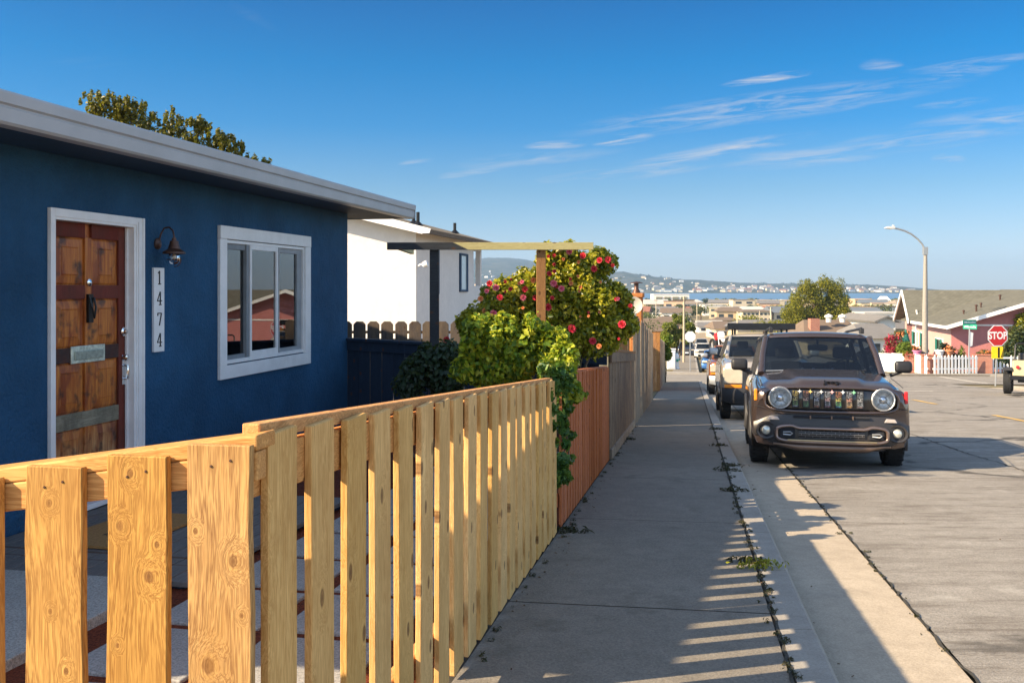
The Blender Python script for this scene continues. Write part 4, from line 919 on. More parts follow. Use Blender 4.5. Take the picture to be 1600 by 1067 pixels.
for s in (-1, 1):
    x = s*.582; y = FX(x)-.03; Mh = Matrix.Translation((x, y, .845))@Matrix.Rotation(R(90), 4, 'X')
    h = MB().lathe([(0, .0), (.05, .003), (.095, .014), (.116, .034), (.124, .040), (.132, .034), (.134, -.02)], 32, M=Mh, cap=False).build('headlight', plain('headlight_bowl', (.62, .62, .60), .28, .7, scale=40, var=.3, bump=.5), jp, smooth=50)
    MB().lathe([(.116, .036), (.08, .052), (.0, .060)], 28, M=Mh, cap=False).build('lens', glassy('headlight_lens', (.96, .97, .98), base=-.02), h, smooth=60)
    MB().lathe([(0, .034), (.03, .03), (.042, .016), (.05, .004)], 20, M=Mh, cap=False).build('bulb', M['chrome'], h, smooth=50)
    m = MB()
    for q in (-1, 1):
        m.tube([(x-.07, y-.022, .845-.07*q), (x+.07, y-.022, .845+.07*q)], .004, 4)
    m.tube([(x+.108*math.cos(a), y-.03, .845+.108*math.sin(a)) for a in [2*math.pi*k/32 for k in range(32)]], .005, 5, closed=True); m.build('reflector_ring', M['steel'], h)
    xx = s*.74; yy = FX(xx)-.055
    Mf = Matrix.Translation((xx, yy, .455))@Matrix.Rotation(R(90), 4, 'X')
    MB().lathe([(.070, -.02), (.078, .012), (.098, .018), (.106, .004), (.108, -.02)], 28, M=Mf@Matrix.Scale(1.15, 4, (1, 0, 0)), cap=False).build('fog_bezel', M['gunplastic'], jp, smooth=45)
    MB().lathe([(0, .022), (.035, .018), (.052, .006), (.055, -.01)], 24, M=Mf).build('fog_lamp', plain('fog_glass', (.72, .72, .62), .08, .5, 1), jp, smooth=50)
    MB().lathe([(0, .002), (.075, .002), (.075, -.01)], 24, M=Mf).build('fog_recess', M['interior'], jp)
    xm = s*.66; MB().prism([(-.07, -.02), (.075, -.02), (.05, .022), (-.045, .026)], 1, -.012, .01).build('marker_lamp', plain('pale_marker', (.55, .48, .44), .12, .2, 1), jp, loc=(xm, FX(xm)-.056, .600), bevel=.006)
    xs = s*.885; MB().box(-.020, .020, -.008, .03, -.072, .072).build('side_marker', M['amber'] if s < 0 else M['red'], jp, bevel=.012, loc=(s*.858, FX(.858)-.002, .87))
    # tow hook
    xt = s*.50; MB().box(-.088, .088, -.006, .02, -.058, .058).build('hook_recess', M['interior'], jp, bevel=.01, loc=(xt, FX(xt)-.066, .43))
    MB().tube([(-.05, 0, .012), (.03, -.02, .018), (.055, -.02, 0), (.03, -.02, -.018), (-.05, 0, -.012)], .010, 6).build('tow_hook', M['steel'], jp, smooth=60, loc=(xt, FX(xt)-.085, .43))
# bronze frame of the lower grille
br_ = plain('satin_bronze', (.30, .22, .185), .28, .75, .3, var=.06)
pts = []
for k in range(72):
    a = 2*math.pi*k/72; ca, sa = math.cos(a), math.sin(a); x = .625*math.copysign(abs(ca)**.42, ca); z = .43+.098*math.copysign(abs(sa)**.45, sa)
    if z > .45: z -= .032*(1-sm(.36, .46, abs(x)))
    pts.append((x, FX(x)-.083, z))
MB().tube(pts, .026, 8, closed=True, sq=(1, .8)).build('lower_grille_frame', br_, jp, smooth=60)
MB().tube([(x*.1, FX(x*.1)-.104, .352) for x in range(-5, 6)], .012, 6).build('lower_trim', plain('gold_trim', (.45, .33, .18), .3, .8), jp, smooth=60)
def hexmat():
    t = NT('hex_mesh'); v = t.co('Object', (1, 1, 1)); sx = t.n('ShaderNodeSeparateXYZ'); t.l(v, sx.inputs[0]); cb = t.n('ShaderNodeCombineXYZ'); t.l(sx.outputs[0], cb.inputs[0]); t.l(sx.outputs[2], cb.inputs[1])
    b_ = t.n('ShaderNodeTexBrick'); b_.inputs['Scale'].default_value = 1; b_.inputs['Brick Width'].default_value = .085; b_.inputs['Row Height'].default_value = .024; b_.inputs['Mortar Size'].default_value = .0035
    for n_, c_ in (('Color1', (.006, .006, .006)), ('Color2', (.012, .012, .012)), ('Mortar', (.16, .155, .16))): b_.inputs[n_].default_value = (*c_, 1)
    t.l(cb.outputs[0], b_.inputs['Vector']); return t.set(b_.outputs['Color'], .4)
plate('mesh_grille', lambda x: .485, lambda x: .372, -.37, .37, hexmat(), .066, .01)
bt = text('hood_badge', 'Jeep', .085, M['black'], jp, (.02, .092, 1.036), (R(34), 0, 0), extr=.004, bold=.0025); bt.scale = (1.25, 1, 1)
greenhouse(jp, W, PB, 1.10, 1.135, 1.66, 1.60, 3.95, 4.15, .70, 1.655, zbelt=1.11)
for s in (-1, 1):
    mirror(jp, s*1.035, 1.28, 1.225, .215, .155, M['blackp'], s)
    MB().tube([(s*.60, 1.85, 1.68), (s*.60, 1.92, 1.735), (s*.60, 3.6, 1.735), (s*.60, 3.7, 1.68)], .02, 8).cbox((s*.60, 1.9, 1.70), (.05, .14, .07)).cbox((s*.60, 3.6, 1.70), (.05, .14, .07)).build('roof_rail', M['blackp'], jp, bevel=.008)
    MB().tube([(s*.35-.35, 1.06, 1.145), (s*.35+.1, 1.10, 1.165), (s*.35+.2, 1.12, 1.17)], .009, 5).build('wiper', M['steel'] if s < 0 else M['blackp'], jp)
MB().box(-.62, .62, 1.05, 1.13, 1.12, 1.138).build('cowl', M['blackp'], jp, bevel=.004)
for i, (x, c_) in enumerate(((-.22, (.6, .55, .5)), (-.08, (.7, .7, .7)), (.16, (.5, .55, .6)))):
    MB().lathe([(0, 0), (.03, .005), (.032, .03), (.014, .045), (.02, .06), (.012, .078), (0, .08)], 12).build('dash_ornament', plain('dash_ornament', c_, .4), jp, smooth=60, loc=(x, 1.36, 1.117))
MB().box(-.03, .03, 0, .003, -.02, .02).build('windshield_sticker', M['white'], jp, loc=(.50, 1.60, 1.50)).rotation_euler = (R(-40), 0, 0)
# ------------------------------------------------------------ simpler cars
def simple_car(name, label, cat, px_left, Yf, W, Lc, H, paint, hz=1.0, zb=.28, wr=.34, cowl=1.15, top=1.75, amber=True, hl=((.62, .78), .22, .14), bumper=None, grille=True, rack=False, cabw=.72, group='parked cars facing the viewer', X=None, rx=None, mirror_mat=None, flip=False, rz=None, cab_end=None):
    x = X if X is not None else (px_left-CX)/F*(Yf+.3)+W+.02
    s_l = (G(Yf+3)-G(Yf))/3
    o = thing(name, label, cat, (x, Yf, G(Yf)-.118), (-SA if rz is None else rz)+(math.pi if flip else 0), group, rx=math.atan(s_l)*(1 if not flip else -1))
    fx = lambda t_: .04*(t_/W)**2+.10*abs(t_/W)**5
    h0 = hz; st = [(0, zb+.05, h0-.14, .92), (.012, zb+.02, h0-.07, .96), (.06, zb, h0-.02, .985), (.3, zb, h0+.02, 1.0), (cowl-.05, zb, h0+.10, 1.0), (cowl+.1, zb, h0+.10, 1.), (Lc-.25, zb, h0+.10, 1.0), (Lc-.05, zb+.03, h0+.04, .97), (Lc, zb+.08, h0-.08, .93)]
    b = shell(W, st, fx).build('body', paint, o, smooth=32); cs = []
    for y in (.85, Lc-.85):
        for s in (-1, 1): cs.append(MB().lathe([(wr+.05, -.2), (wr+.05, .2)], 24, M=Matrix.Translation((s*(W-.05), y, wr))@Matrix.Rotation(R(90), 4, 'Y')).build('c', M['blackp'], o))
    cut(b, cs)
    for y in (.85, Lc-.85):
        for s in (-1, 1): wheel(o, s*(W-.115), y, wr, .22, s)
    MB().box(-W+.2, W-.2, .4, Lc-.3, zb-.06, zb+.08).build('underbody', M['interior'], o)
    zb2 = h0+.115; greenhouse(o, W, paint, cowl, zb2, cowl+.62*(H-zb2)/.5*.9, H-.07, (cab_end or Lc-.35), (cab_end+.1 if cab_end else Lc-.12), W*cabw, H-.03, zbelt=h0+.095)
    (hx, hzc), hw, hh = hl
    for s in (-1, 1):
        xx = s*W*hx/.78
        h = MB().box(-hw, hw, -.03, .05, -hh, hh).build('headlight', plain('headlight_glass', (.62, .55, .42), .18, .2, 1), o, bevel=.02, loc=(s*(W-hw-.05), fx(W-hw-.05)-.012, hzc)); h.rotation_euler = (0, 0, s*.08)
        if amber: MB().box(-hw*.9, hw*.9, -.022, .02, -.035, .035).build('turn_lamp', M['amber'], o, bevel=.01, loc=(s*(W-hw-.05), fx(W-hw-.05)-.012, hzc-hh-.055))
        mirror(o, s*(W+.12), cowl+.2, zb2+.10, .20, .16, mirror_mat or M['blackp'], s)
    if grille:
        g_ = MB().box(-W+2*hw+.12, W-2*hw-.12, -.022, .03, hzc-.16, hzc+.12).build('grille', M['blackp'], o, bevel=.01)
        for k in range(3): MB().box(-W+2*hw+.13, W-2*hw-.13, -.032, -.023, hzc-.12+.09*k, hzc-.10+.09*k).build('grille_bar', M['chrome'], g_)
    m = MB()
    for k in range(12): pass
    pl_ = lambda top_, bot_, mt_, pr: plate('bumper', top_, bot_, -W*.98, W*.98, mt_, pr, .16, parent=o, n=20, fx=fx)
    pl_(lambda x_: zb+.32, lambda x_: zb-.02+.06*sm(.6*W, W, abs(x_)), bumper or paint, .05)
    MB().box(-.26, .26, -.012, .0, -.06, .06).build('licence_plate', M['white'], o, loc=(0, -.052, zb+.16))
    if rack:
        MB().box(-W*.78, W*.78, cowl+.9, Lc-1.0, H+.13, H+.19).box(-W*.78, W*.78, cowl+.86, cowl+.92, H+.10, H+.24).build('roof_rack', M['black'], o, bevel=.01)
        for s in (-1, 1):
            for y in (cowl+1.1, Lc-1.3): MB().box(-.02, .02, -.03, .03, 0, .15).build('rack_foot', M['black'], o, loc=(s*W*.6, y, H-.02))
    return o
simple_car('large_suv', 'large silver-beige SUV with dark roof rack parked behind the brown SUV', 'car', 1122, 20.0, .98, 5.0, 1.88, carpaint('silver_beige', (.44, .39, .33), .4), hz=1.24, zb=.36, wr=.39, cowl=1.25, hl=((.62, .93), .20, .16), bumper=M['blackp'], rack=True, cabw=.74, mirror_mat=M['steel'])
simple_car('pickup_truck', 'copper coloured pickup truck carrying a dirt bike, mostly hidden by the silver-beige SUV', 'pickup truck', 1105, 33.8, .95, 5.3, 1.80, carpaint('copper_brown', (.30, .10, .035), .5), hz=1.18, zb=.34, wr=.37, hl=((.62, .92), .16, .12), bumper=M['steel'], cabw=.74, mirror_mat=M['steel'], cab_end=3.1)
simple_car('blue_hatchback', 'blue hatchback parked beyond the cross street', 'car', 1094.5, 64.5, .88, 4.1, 1.46, carpaint('bright_blue', (.05, .16, .40), .4), hz=.86, zb=.24, wr=.31, hl=((.62, .70), .17, .07), amber=False)
simple_car('white_sedan', 'white sedan with dark windscreen parked far down the left kerb', 'car', 1083.5, 92, .90, 4.5, 1.50, carpaint('off_white', (.62, .58, .52), .0), hz=.88, zb=.24, wr=.32, hl=((.62, .70), .17, .07), amber=False)
simple_car('dark_car', 'small dark car driving far away on the sunlit road', 'car', None, 205, .88, 4.2, 1.45, carpaint('near_black', (.02, .02, .025), .2), hz=.86, zb=.24, wr=.31, hl=((.62, .70), .15, .07), amber=False, X=(1113.5-CX)/F*205, group=None)
simple_car('grey_car', 'pale grey car parked farthest along the left kerb', 'car', 1084.5, 118, .88, 4.3, 1.46, carpaint('pale_grey', (.30, .30, .30), .3), hz=.86, zb=.24, wr=.31, hl=((.62, .70), .15, .07), amber=False)
simple_car('driveway_car', 'dark car parked in a driveway left of the far pavement', 'car', None, 100, .88, 4.3, 1.5, carpaint('dark_grey_blue', (.04, .05, .07), .3), hz=.88, zb=.24, wr=.31, hl=((.62, .70), .15, .07), amber=False, X=(1072-CX)/F*100, group=None)
# ------------------------------------------------------------ open beige off-roader at the right edge
Yj = 33.2; xj = (1577-CX)/F*Yj
ob = thing('open_offroader', 'beige open-topped off-roader with big knobbly tyres cut off by the right edge', 'car', (xj+1.02, Yj+.30, G(Yj)-.118), -.50, rx=-.06)
bg_ = plain('faded_beige_paint', (.50, .40, .22), .5, var=.08)
for y in (0, 2.3):
    for s in (-1, 1): wheel(ob, s*.82, y, .41, .27, s)
m = MB(); tub = [(-.42, .62), (-.30, 1.18), (.9, 1.2), (.95, .85), (1.35, .85), (1.4, 1.15), (2.9, 1.05), (2.95, .62)]
m.prism(tub, 0, -.66, .66); m.build('tub', bg_, ob, bevel=.03)
for s in (-1, 1):
    MB().prism([(-.46, .82), (-.40, .93), (.42, .93), (.55, .80), (.5, .78), (.38, .88), (-.36, .88)], 0, s*.66 if s > 0 else -.97, .97 if s > 0 else -.66).build('fender', M['blackp'], ob, bevel=.015)
MB().box(-.75, .75, -.62, -.48, .50, .66).build('bumper', M['black'], ob, bevel=.02); MB().box(-.5, .5, -.3, 2.8, .42, .60).build('chassis', M['black'], ob)
for s in (-1, 1): MB().lathe([(0, 0), (.06, 0), (.06, .03), (0, .04)], 14, M=Matrix.Translation((s*.5, -.40, .95))@Matrix.Rotation(R(90), 4, 'X')).build('rear_lamp', M['red'], ob)
m = MB()
for s in (-1, 1): m.tube([(s*.6, .2, 1.15), (s*.58, .25, 1.72), (s*.5, .27, 1.78)], .03, 8)
m.tube([(-.5, .27, 1.78), (.5, .27, 1.78)], .03, 8); m.build('roll_bar', M['black'], ob, smooth=60)
MB().box(-.5, .5, .45, .6, .9, 1.45).build('seat', M['blackp'], ob, bevel=.05)
# ------------------------------------------------------------ dirt bike in the bed of the pickup
Yb = 37.3; db = thing('dirt_bike', 'white and red dirt bike carried upright in the bed of the copper pickup truck', 'motorcycle', ((1128-CX)/F*Yb, Yb, G(Yb)-.118+1.30), -SA+.25)
rx_ = Matrix.Rotation(R(90), 4, 'Y')
for y in (0, 1.35):
    wq = MB().lathe([(.26, -.03), (.33, -.045), (.35, 0), (.33, .045), (.26, .03)], 28, M=rx_, cap=False).build('wheel', M['rubber'], db, smooth=50, loc=(0, y, .35))
    m = MB(); m.lathe([(.25, -.02), (.27, 0), (.25, .02)], 28, M=rx_, cap=False)
    for k in range(8): m.tube([(0, 0, 0), (0, .26*math.cos(k*math.pi/4), .26*math.sin(k*math.pi/4))], .006, 4)
    m.build('rim', M['steel'], wq)
m = MB()
for s in (-1, 1): m.tube([(s*.09, 0, .35), (s*.09, .22, .98)], .028, 8)
m.tube([(-.4, .25, 1.10), (-.2, .2, 1.04), (.2, .2, 1.04), (.4, .25, 1.10)], .014, 6); m.build('fork', M['steel'], db, smooth=60)
MB().prism([(-.32, .66), (-.1, .76), (.2, .77), (.5, .66), (.5, .64), (.2, .74), (-.1, .73), (-.32, .64)], 0, -.08, .08).build('front_fender', M['white'], db, bevel=.01)
q = MB().prism([(-.11, -.12), (.11, -.12), (.14, .05), (.09, .14), (-.09, .14), (-.14, .05)], 1, -.01, .01).build('number_plate', M['white'], db, loc=(0, .08, .90), bevel=.01); q.rotation_euler = (R(-18), 0, 0)
MB().prism([(.25, .80), (.35, .98), (.65, .95), (.75, .78), (.5, .66), (.3, .68)], 0, -.13, .13).build('tank', M['red'], db, bevel=.04)
MB().prism([(.7, .86), (1.6, .95), (1.6, .91), (.75, .78)], 0, -.09, .09).build('seat', M['blackp'], db, bevel=.02)
MB().box(-.12, .12, .45, .85, .33, .66).build('engine', M['blackp'], db, bevel=.04)
MB().prism([(1.2, .85), (1.95, 1.0), (1.95, .97), (1.2, .80)], 0, -.08, .08).build('rear_fender', M['white'], db, bevel=.01)
# ================================================================== PLANTS NEAR BY
def ball(px, py, rpx, Y, ry=None, dep=1.0):
    p = P(px, py, Y); r = rpx/F*Y; return (p.x, p.y, p.z, r, r*dep, (ry/F*Y if ry else r))
# camellia
Yc_ = 10.4
C = [ball(790, 478, 42, Yc_-.3), ball(830, 462, 40, Yc_-.2), ball(770, 505, 34, Yc_-.5), ball(735, 512, 18, Yc_-.5), ball(870, 440, 34, Yc_), ball(905, 428, 36, Yc_), ball(880, 480, 50, Yc_), ball(930, 470, 44, Yc_), ball(955, 500, 32, Yc_),
     ball(925, 520, 40, Yc_), ball(875, 525, 40, Yc_), ball(830, 510, 40, Yc_-.2), ball(860, 412, 16, Yc_), ball(895, 402, 14, Yc_), ball(938, 418, 18, Yc_), ball(968, 478, 16, Yc_), ball(970, 520, 16, Yc_), ball(772, 462, 12, Yc_-.3), ball(800, 448, 14, Yc_-.2)]
cam_ = thing('camellia_bush', 'large camellia bush with pink and red blooms behind the arbor', 'bush', (P(880, 0, Yc_).x, Yc_, G(Yc_)-.05))
L = cam_.location
Cl = [(a-L.x, b-L.y, c-L.z, r1, r2, r3) for a, b, c, r1, r2, r3 in C]
g_ = random.Random(44)
for (a, b, c, r1, r2, r3) in list(Cl[:16]):
    for _ in range(7):
        t1, t2 = g_.uniform(0, 6.28), g_.uniform(-.5, 1.4); q = g_.uniform(.85, 1.08); rs = g_.uniform(.05, .12)
        Cl.append((a+r1*q*math.cos(t1)*math.cos(t2), b+r2*q*math.sin(t1)*math.cos(t2), c+r3*q*math.sin(t2), rs, rs, rs*1.2))
leaves('leaves', Cl, 42000, .056, M['leaf_cam'], cam_, 1, .5, .35, 1.7)
limbs('branches', (0, 0, 0), [(c[0]*.8, c[1]*.8, c[2]*.95) for c in Cl[:13]], .05, M['bark'], cam_, 5)
def flower_mesh(r, mat, seed):
    g = random.Random(seed); m = MB()
    for ring, (n, rr, tilt) in enumerate(((8, 1.0, .25), (7, .72, .7), (5, .42, 1.15))):
        for k in range(n):
            a = 2*math.pi*k/n+ring*.5+g.uniform(-.1, .1); ca, sa = math.cos(a), math.sin(a); L_ = r*rr; w_ = r*.42*rr+.004
            f = lambda d, s, z: (ca*d-sa*s, sa*d+ca*s, z)
            z1 = math.sin(tilt)*L_; d1 = math.cos(tilt)*L_
            m.add([f(0, 0, 0), f(d1*.6, -w_, z1*.5), f(d1, 0, z1+.004*g.random()), f(d1*.6, w_, z1*.5)], [(0, 1, 2), (0, 2, 3)])
    me = bpy.data.meshes.new('bloom'); me.from_pydata(m.v, [], m.f); me.materials.append(mat); return me
FM = [flower_mesh(.048, M['petal_red'], 1), flower_mesh(.050, M['petal_pink'], 2), flower_mesh(.042, M['petal_or'], 3), flower_mesh(.045, M['petal_red'], 4)]
fl = [(890, 393, 1, 1), (911, 400, 0, 1), (937, 407, 0, .9), (950, 406, 0, 1), (928, 420, 0, 1), (858, 428, 0, .8), (866, 424, 0, .6), (865, 443, 1, 1), (877, 451, 1, .9), (833, 438, 2, 1), (820, 452, 3, 1), (817, 465, 1, .9), (781, 465, 3, 1), (765, 443, 0, .9), (775, 450, 1, 1), (751, 467, 2, 1),
      (797, 452, 2, .7), (771, 490, 1, 1), (757, 486, 2, 1), (740, 499, 2, .7), (836, 465, 0, .8), (856, 480, 0, 1.1), (892, 443, 2, .8), (938, 441, 2, .5), (893, 514, 0, 1.3), (862, 512, 0, .7), (972, 507, 0, 1.2), (926, 533, 0, 1.1), (936, 541, 2, .9), (883, 541, 1, 1), (698, 531, 0, 1.0), (903, 432, 2, .6), (905, 455, 2, .5), (842, 450, 2, .7), (811, 443, 2, .6), (985, 478, 0, .7), (760, 455, 1, .7), (848, 430, 3, .7), (880, 405, 2, .6), (957, 415, 3, .7)]
g = random.Random(3)
for _ in range(24):
    c_ = C[g.randrange(len(C))]; q_ = Vector((c_[0], c_[1], c_[2])); u_ = g.uniform(-.85, .85); v2 = g.uniform(-.6, .9); fl.append((CX+(q_.x+c_[3]*u_)/q_.y*F, HY+(CAMZ-(q_.z+c_[5]*v2))/q_.y*F, g.choice((0, 1, 0, 3, 2)), g.uniform(.35, .7)))
fl = [f_ for f_ in fl if f_[1] < 545]
for (px, py, t_, sc) in fl:
    o = bpy.data.objects.new('bloom', FM[t_]); COL.objects.link(o); o.parent = cam_
    p = P(px, py, Yc_-.62+g.uniform(-.08, .08)); o.location = p-L; dv = (Vector((0, 0, CAMZ))-p).normalized()+Vector((g.uniform(-.5, .5), 0, g.uniform(.0, .5))); o.rotation_euler = dv.to_track_quat('Z', 'Y').to_euler(); o.scale = (sc*.82,)*3
# vine over the picket fence
Yv = 7.9
V_ = [ball(745, 545, 30, Yv), ball(780, 535, 34, Yv), ball(820, 540, 34, Yv), ball(855, 552, 30, Yv), ball(735, 575, 24, Yv), ball(770, 575, 34, Yv), ball(815, 572, 30, Yv), ball(760, 522, 18, Yv), ball(880, 575, 18, 7.3), ball(872, 595, 22, 7.1), ball(885, 610, 15, 7.0)]
vn = thing('climbing_vine', 'bright green climbing vine mounded over the fence and hanging down its face', 'vine', (P(800, 0, Yv).x, Yv, -.56)); L = vn.location
rel = lambda C, L: [(a-L.x, b-L.y, c-L.z, r1, r2, r3) for a, b, c, r1, r2, r3 in C]
leaves('leaves', sprigs(rel(V_, L), 14, .03, .075, 91, 1.3), 17000, .052, M['leaf_vine'], vn, 8, .5, .4, 1.5)
hang = [(866, 690, 6, 6.5), (864, 585, 10, 6.6), (855, 615, 9, 6.25), (860, 640, 8, 6.3), (863, 665, 6, 6.35), (858, 588, 13, 6.5), (872, 584, 12, 6.55), (864, 606, 12, 6.5), (884, 598, 12, 6.6), (850, 578, 9, 6.45), (866, 600, 16, 6.9), (872, 622, 14, 6.85), (866, 640, 11, 6.85), (876, 655, 10, 6.8), (885, 636, 10, 6.9), (881, 672, 7, 6.8), (884, 694, 6, 6.8), (878, 722, 11, 6.72), (884, 744, 10, 6.70), (876, 736, 9, 6.72), (893, 680, 5, 6.9), (858, 722, 4, 6.6), (869, 752, 7, 6.65), (893, 716, 5, 6.9)]
leaves('hanging_leaves', rel([ball(a, b, r, Y_, dep=.7, ry=r*1.2) for a, b, r, Y_ in hang], L), 2300, .06, leafmat('deep_vine_leaves', [(.025, .08, .018), (.06, .15, .03), (.16, .26, .04)], .25), vn, 9, .3, .2, 1.5)
m = MB()
for (a, b) in (((868, 600), (884, 700)), ((884, 690), (879, 740)), ((876, 640), (893, 720)), ((860, 620), (872, 770))):
    pts = [P(a[0]+(b[0]-a[0])*k/6+3*math.sin(k*2), a[1]+(b[1]-a[1])*k/6, 6.85) for k in range(7)]; m.tube([p-L for p in pts], .006, 5)
m.build('stems', M['bark'], vn)
# dark shrub in the shade
sh = thing('shaded_shrub', 'dark leafy shrub in shade beside the dark blue fence', 'shrub', (-.78, 9.0, -.6)); L = sh.location
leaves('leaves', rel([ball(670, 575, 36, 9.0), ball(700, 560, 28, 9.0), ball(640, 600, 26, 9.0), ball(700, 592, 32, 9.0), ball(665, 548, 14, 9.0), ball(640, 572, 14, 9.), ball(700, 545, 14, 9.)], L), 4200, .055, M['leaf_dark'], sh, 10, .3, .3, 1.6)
limbs('branches', (0, 0, 0), [(-.35, 0, .45), (0, 0, .6), (.2, 0, .7), (-.1, .1, .5)], .03, M['bark'], sh, 6)
# tree behind the blue house
Yt = 14.0
T_ = [ball(150, 172, 20, Yt, 22), ball(185, 186, 22, Yt), ball(185, 176, 14, Yt), ball(225, 200, 25, Yt), ball(205, 180, 14, Yt), ball(262, 212, 25, Yt), ball(300, 222, 24, Yt), ball(312, 200, 9, Yt), ball(335, 240, 20, Yt), ball(345, 225, 10, Yt), ball(368, 246, 16, Yt), ball(400, 258, 12, Yt, 6), ball(180, 230, 50, Yt), ball(260, 260, 50, Yt), ball(330, 280, 40, Yt)]
tr = thing('garden_tree', 'yellowing broadleaf tree rising behind the grey roof edge', 'tree', (P(240, 0, Yt).x, Yt, G(Yt)-.1)); L = tr.location
g_ = random.Random(2); TT = rel(T_, L)
for c_ in list(TT[:12]):
    for _ in range(18): TT.append((c_[0]+c_[3]*g_.uniform(-1, 1)*1.2, c_[1]+g_.uniform(-.3, .3), c_[2]+c_[5]*g_.uniform(.2, 1.35), .03, .03, .08))
TT = [(a, b, c, r1*(.82 if r1 > .1 else 1), r2, r3*(.82 if r1 > .1 else 1)) for a, b, c, r1, r2, r3 in TT]
leaves('crown', TT, 15000, .055, M['leaf_roof'], tr, 12, .15, .3, 1.7)
limbs('trunk', (0, 0, 0), [(c[0]-L.x, c[1]-L.y, c[2]-L.z) for c in T_[:12]], .13, M['bark'], tr, 7)
# far fence greenery
for (nm, px, py, r, Y_, n, mt_, lab) in (('fence_vine', 1040, 545, 9, 46.5, 900, 'leaf_bright', 'bright green creeper hanging on the end of the far grey fence'),):
    o = thing(nm, lab, 'vine', (P(px, 0, Y_).x, Y_, G(Y_))); L = o.location
    leaves('leaves', rel([ball(px, py, r*.7, Y_, r*1.8), ball(px+3, py-14, r, Y_, r), ball(px+4, py+8, r*.6, Y_, r*1.4)], L), n, .16, M[mt_], o, 31, .3)
    limbs('stem', (0, 0, 0), [(0, 0, 1.4), (.1, 0, 1.9)], .03, M['bark'], o, 8)
# ================================================================== WHITE HOUSE beyond the fence
WO = Vector((-2.6, 26, G(26)-.1)); WH = thing('white_house', 'tall white stucco house with brown-grey shingle roof beyond the blue house', 'house', WO, -HA)
# local x outward (+) toward the street, y along; corner at origin
ez = 1.22+88/1500*26-WO.z; LW = 7.6
M['whitestucco'] = stucco('white_stucco', (.74, .70, .66), .3, .05)
M['greystucco'] = M['whitestucco']
m = MB(); t_ = .2; bz0, bz1 = ez-2.35+.9, ez-.35    # open balcony at the far end
m.box(-9, 0, 0, LW-1.15, 0, ez); m.box(-9, -t_, LW-1.15, LW, 0, bz0); m.box(-t_, 0, LW-1.15, LW, 0, bz0); m.box(-9, -2.2, LW-1.15, LW, bz0, ez)
m.box(-.16, 0, LW-.22, LW, bz0, bz1+.1); m.box(-2.2, 0, LW-1.15, LW, bz1+.1, ez)
m.build('wall', M['whitestucco'], WH)
m = MB(); ov = .55; x1 = ov; xr = -4.5; sl = .27; rzz = ez+.02
z_ = lambda x: rzz+(x1-x)*sl
def slab(v, th=.09):
    k = len(v); m.add([(a, b, c) for a, b, c in v]+[(a, b, c-th) for a, b, c in v], [tuple(range(k)), tuple(range(k, 2*k))[::-1]]+[(i, i+k, (i+1) % k+k, (i+1) % k) for i in range(k)])
slab([(x1, -ov, z_(x1)), (x1, LW+.7, z_(x1)), (xr, LW-3.5, z_(xr)), (xr, -ov, z_(xr))])
slab([(xr, -ov, z_(xr)), (xr, LW-3.5, z_(xr)), (-9.5, LW+.7, z_(x1)), (-9.5, -ov, z_(x1))])
slab([(x1, LW+.7, z_(x1)), (-9.5, LW+.7, z_(x1)), (xr, LW-3.5, z_(xr))])
m.build('roof', M['shingle'], WH, fixn=True)
m = MB(); xs_ = .35
m.prism([(xs_, rzz-.10), (x1, rzz-.10), (x1+.03, rzz+.02), (xr, z_(xr)-.06), (xr, z_(xr)-.32), (xs_, rzz-.12)], 1, -ov-.03, -ov+.02)
m.build('fascia', M['white_trim'], WH)
MB().box(x1-.02, x1+.02, -ov, LW+.7, rzz-.12, rzz-.0).build('eave_board', M['bark'], WH)
m = MB(); m.prism([(0, ez), (-4.5, ez+1.2), (-9, ez)], 1, 0.0, .1); m.build('gable', M['whitestucco'], WH)
for (ya, yb, za, zb2) in ((1.35, 2.15, ez-1.7, ez-.25), (4.55, 5.55, ez-1.65, ez-.42)):
    W2 = MB().box(.0, .05, ya, ya+.14, za, zb2).box(0, .05, yb-.14, yb, za, zb2).box(0, .05, ya+.14, yb-.14, zb2-.07, zb2).box(0, .05, ya+.14, yb-.14, za, za+.07).build('window', M['soffit'], WH)
    MB().box(.005, .02, ya+.14, yb-.14, za+.07, zb2-.07).build('pane', plain('pale_blue_blind', (.5, .6, .62), .08, var=.05), W2)  # panes in one flat pale blue colour
for (x, y, h) in ((-.1, .5, .62), (-.35, .9, .62), (-.1, 4.4, .55)):
    MB().tube([(x, y, z_(x)-.05), (x, y, z_(x)+h*.6)], .05, 8).lathe([(.16, 0), (.06, .1)], 10, M=Matrix.Translation((x, y, z_(x)))).build('vent_pipe', M['black'], WH)
m = MB(); m.tube([(0, .1, ez-.95), (.12, -.02, ez-.9), (.2, -.08, ez-.88)], .025, 6); m.lathe([(.02, 0), (.08, .05), (.09, .16), (0, .17)], 12, M=Matrix.Translation((.2, -.1, ez-.92))@Matrix.Rotation(R(70), 4, 'Y')); m.build('flood_light', M['white_trim'], WH)
m = MB(); m.tube([(-2.5, -.02, ez-.7), (-2.46, -.1, ez-1.2), (-2.5, -.06, ez-1.75)], .02, 5); m.tube([(-2.8, -.02, ez-1.75), (-2.3, -.06, ez-1.8)], .03, 5); m.build('cable_bracket', M['blackp'], WH)
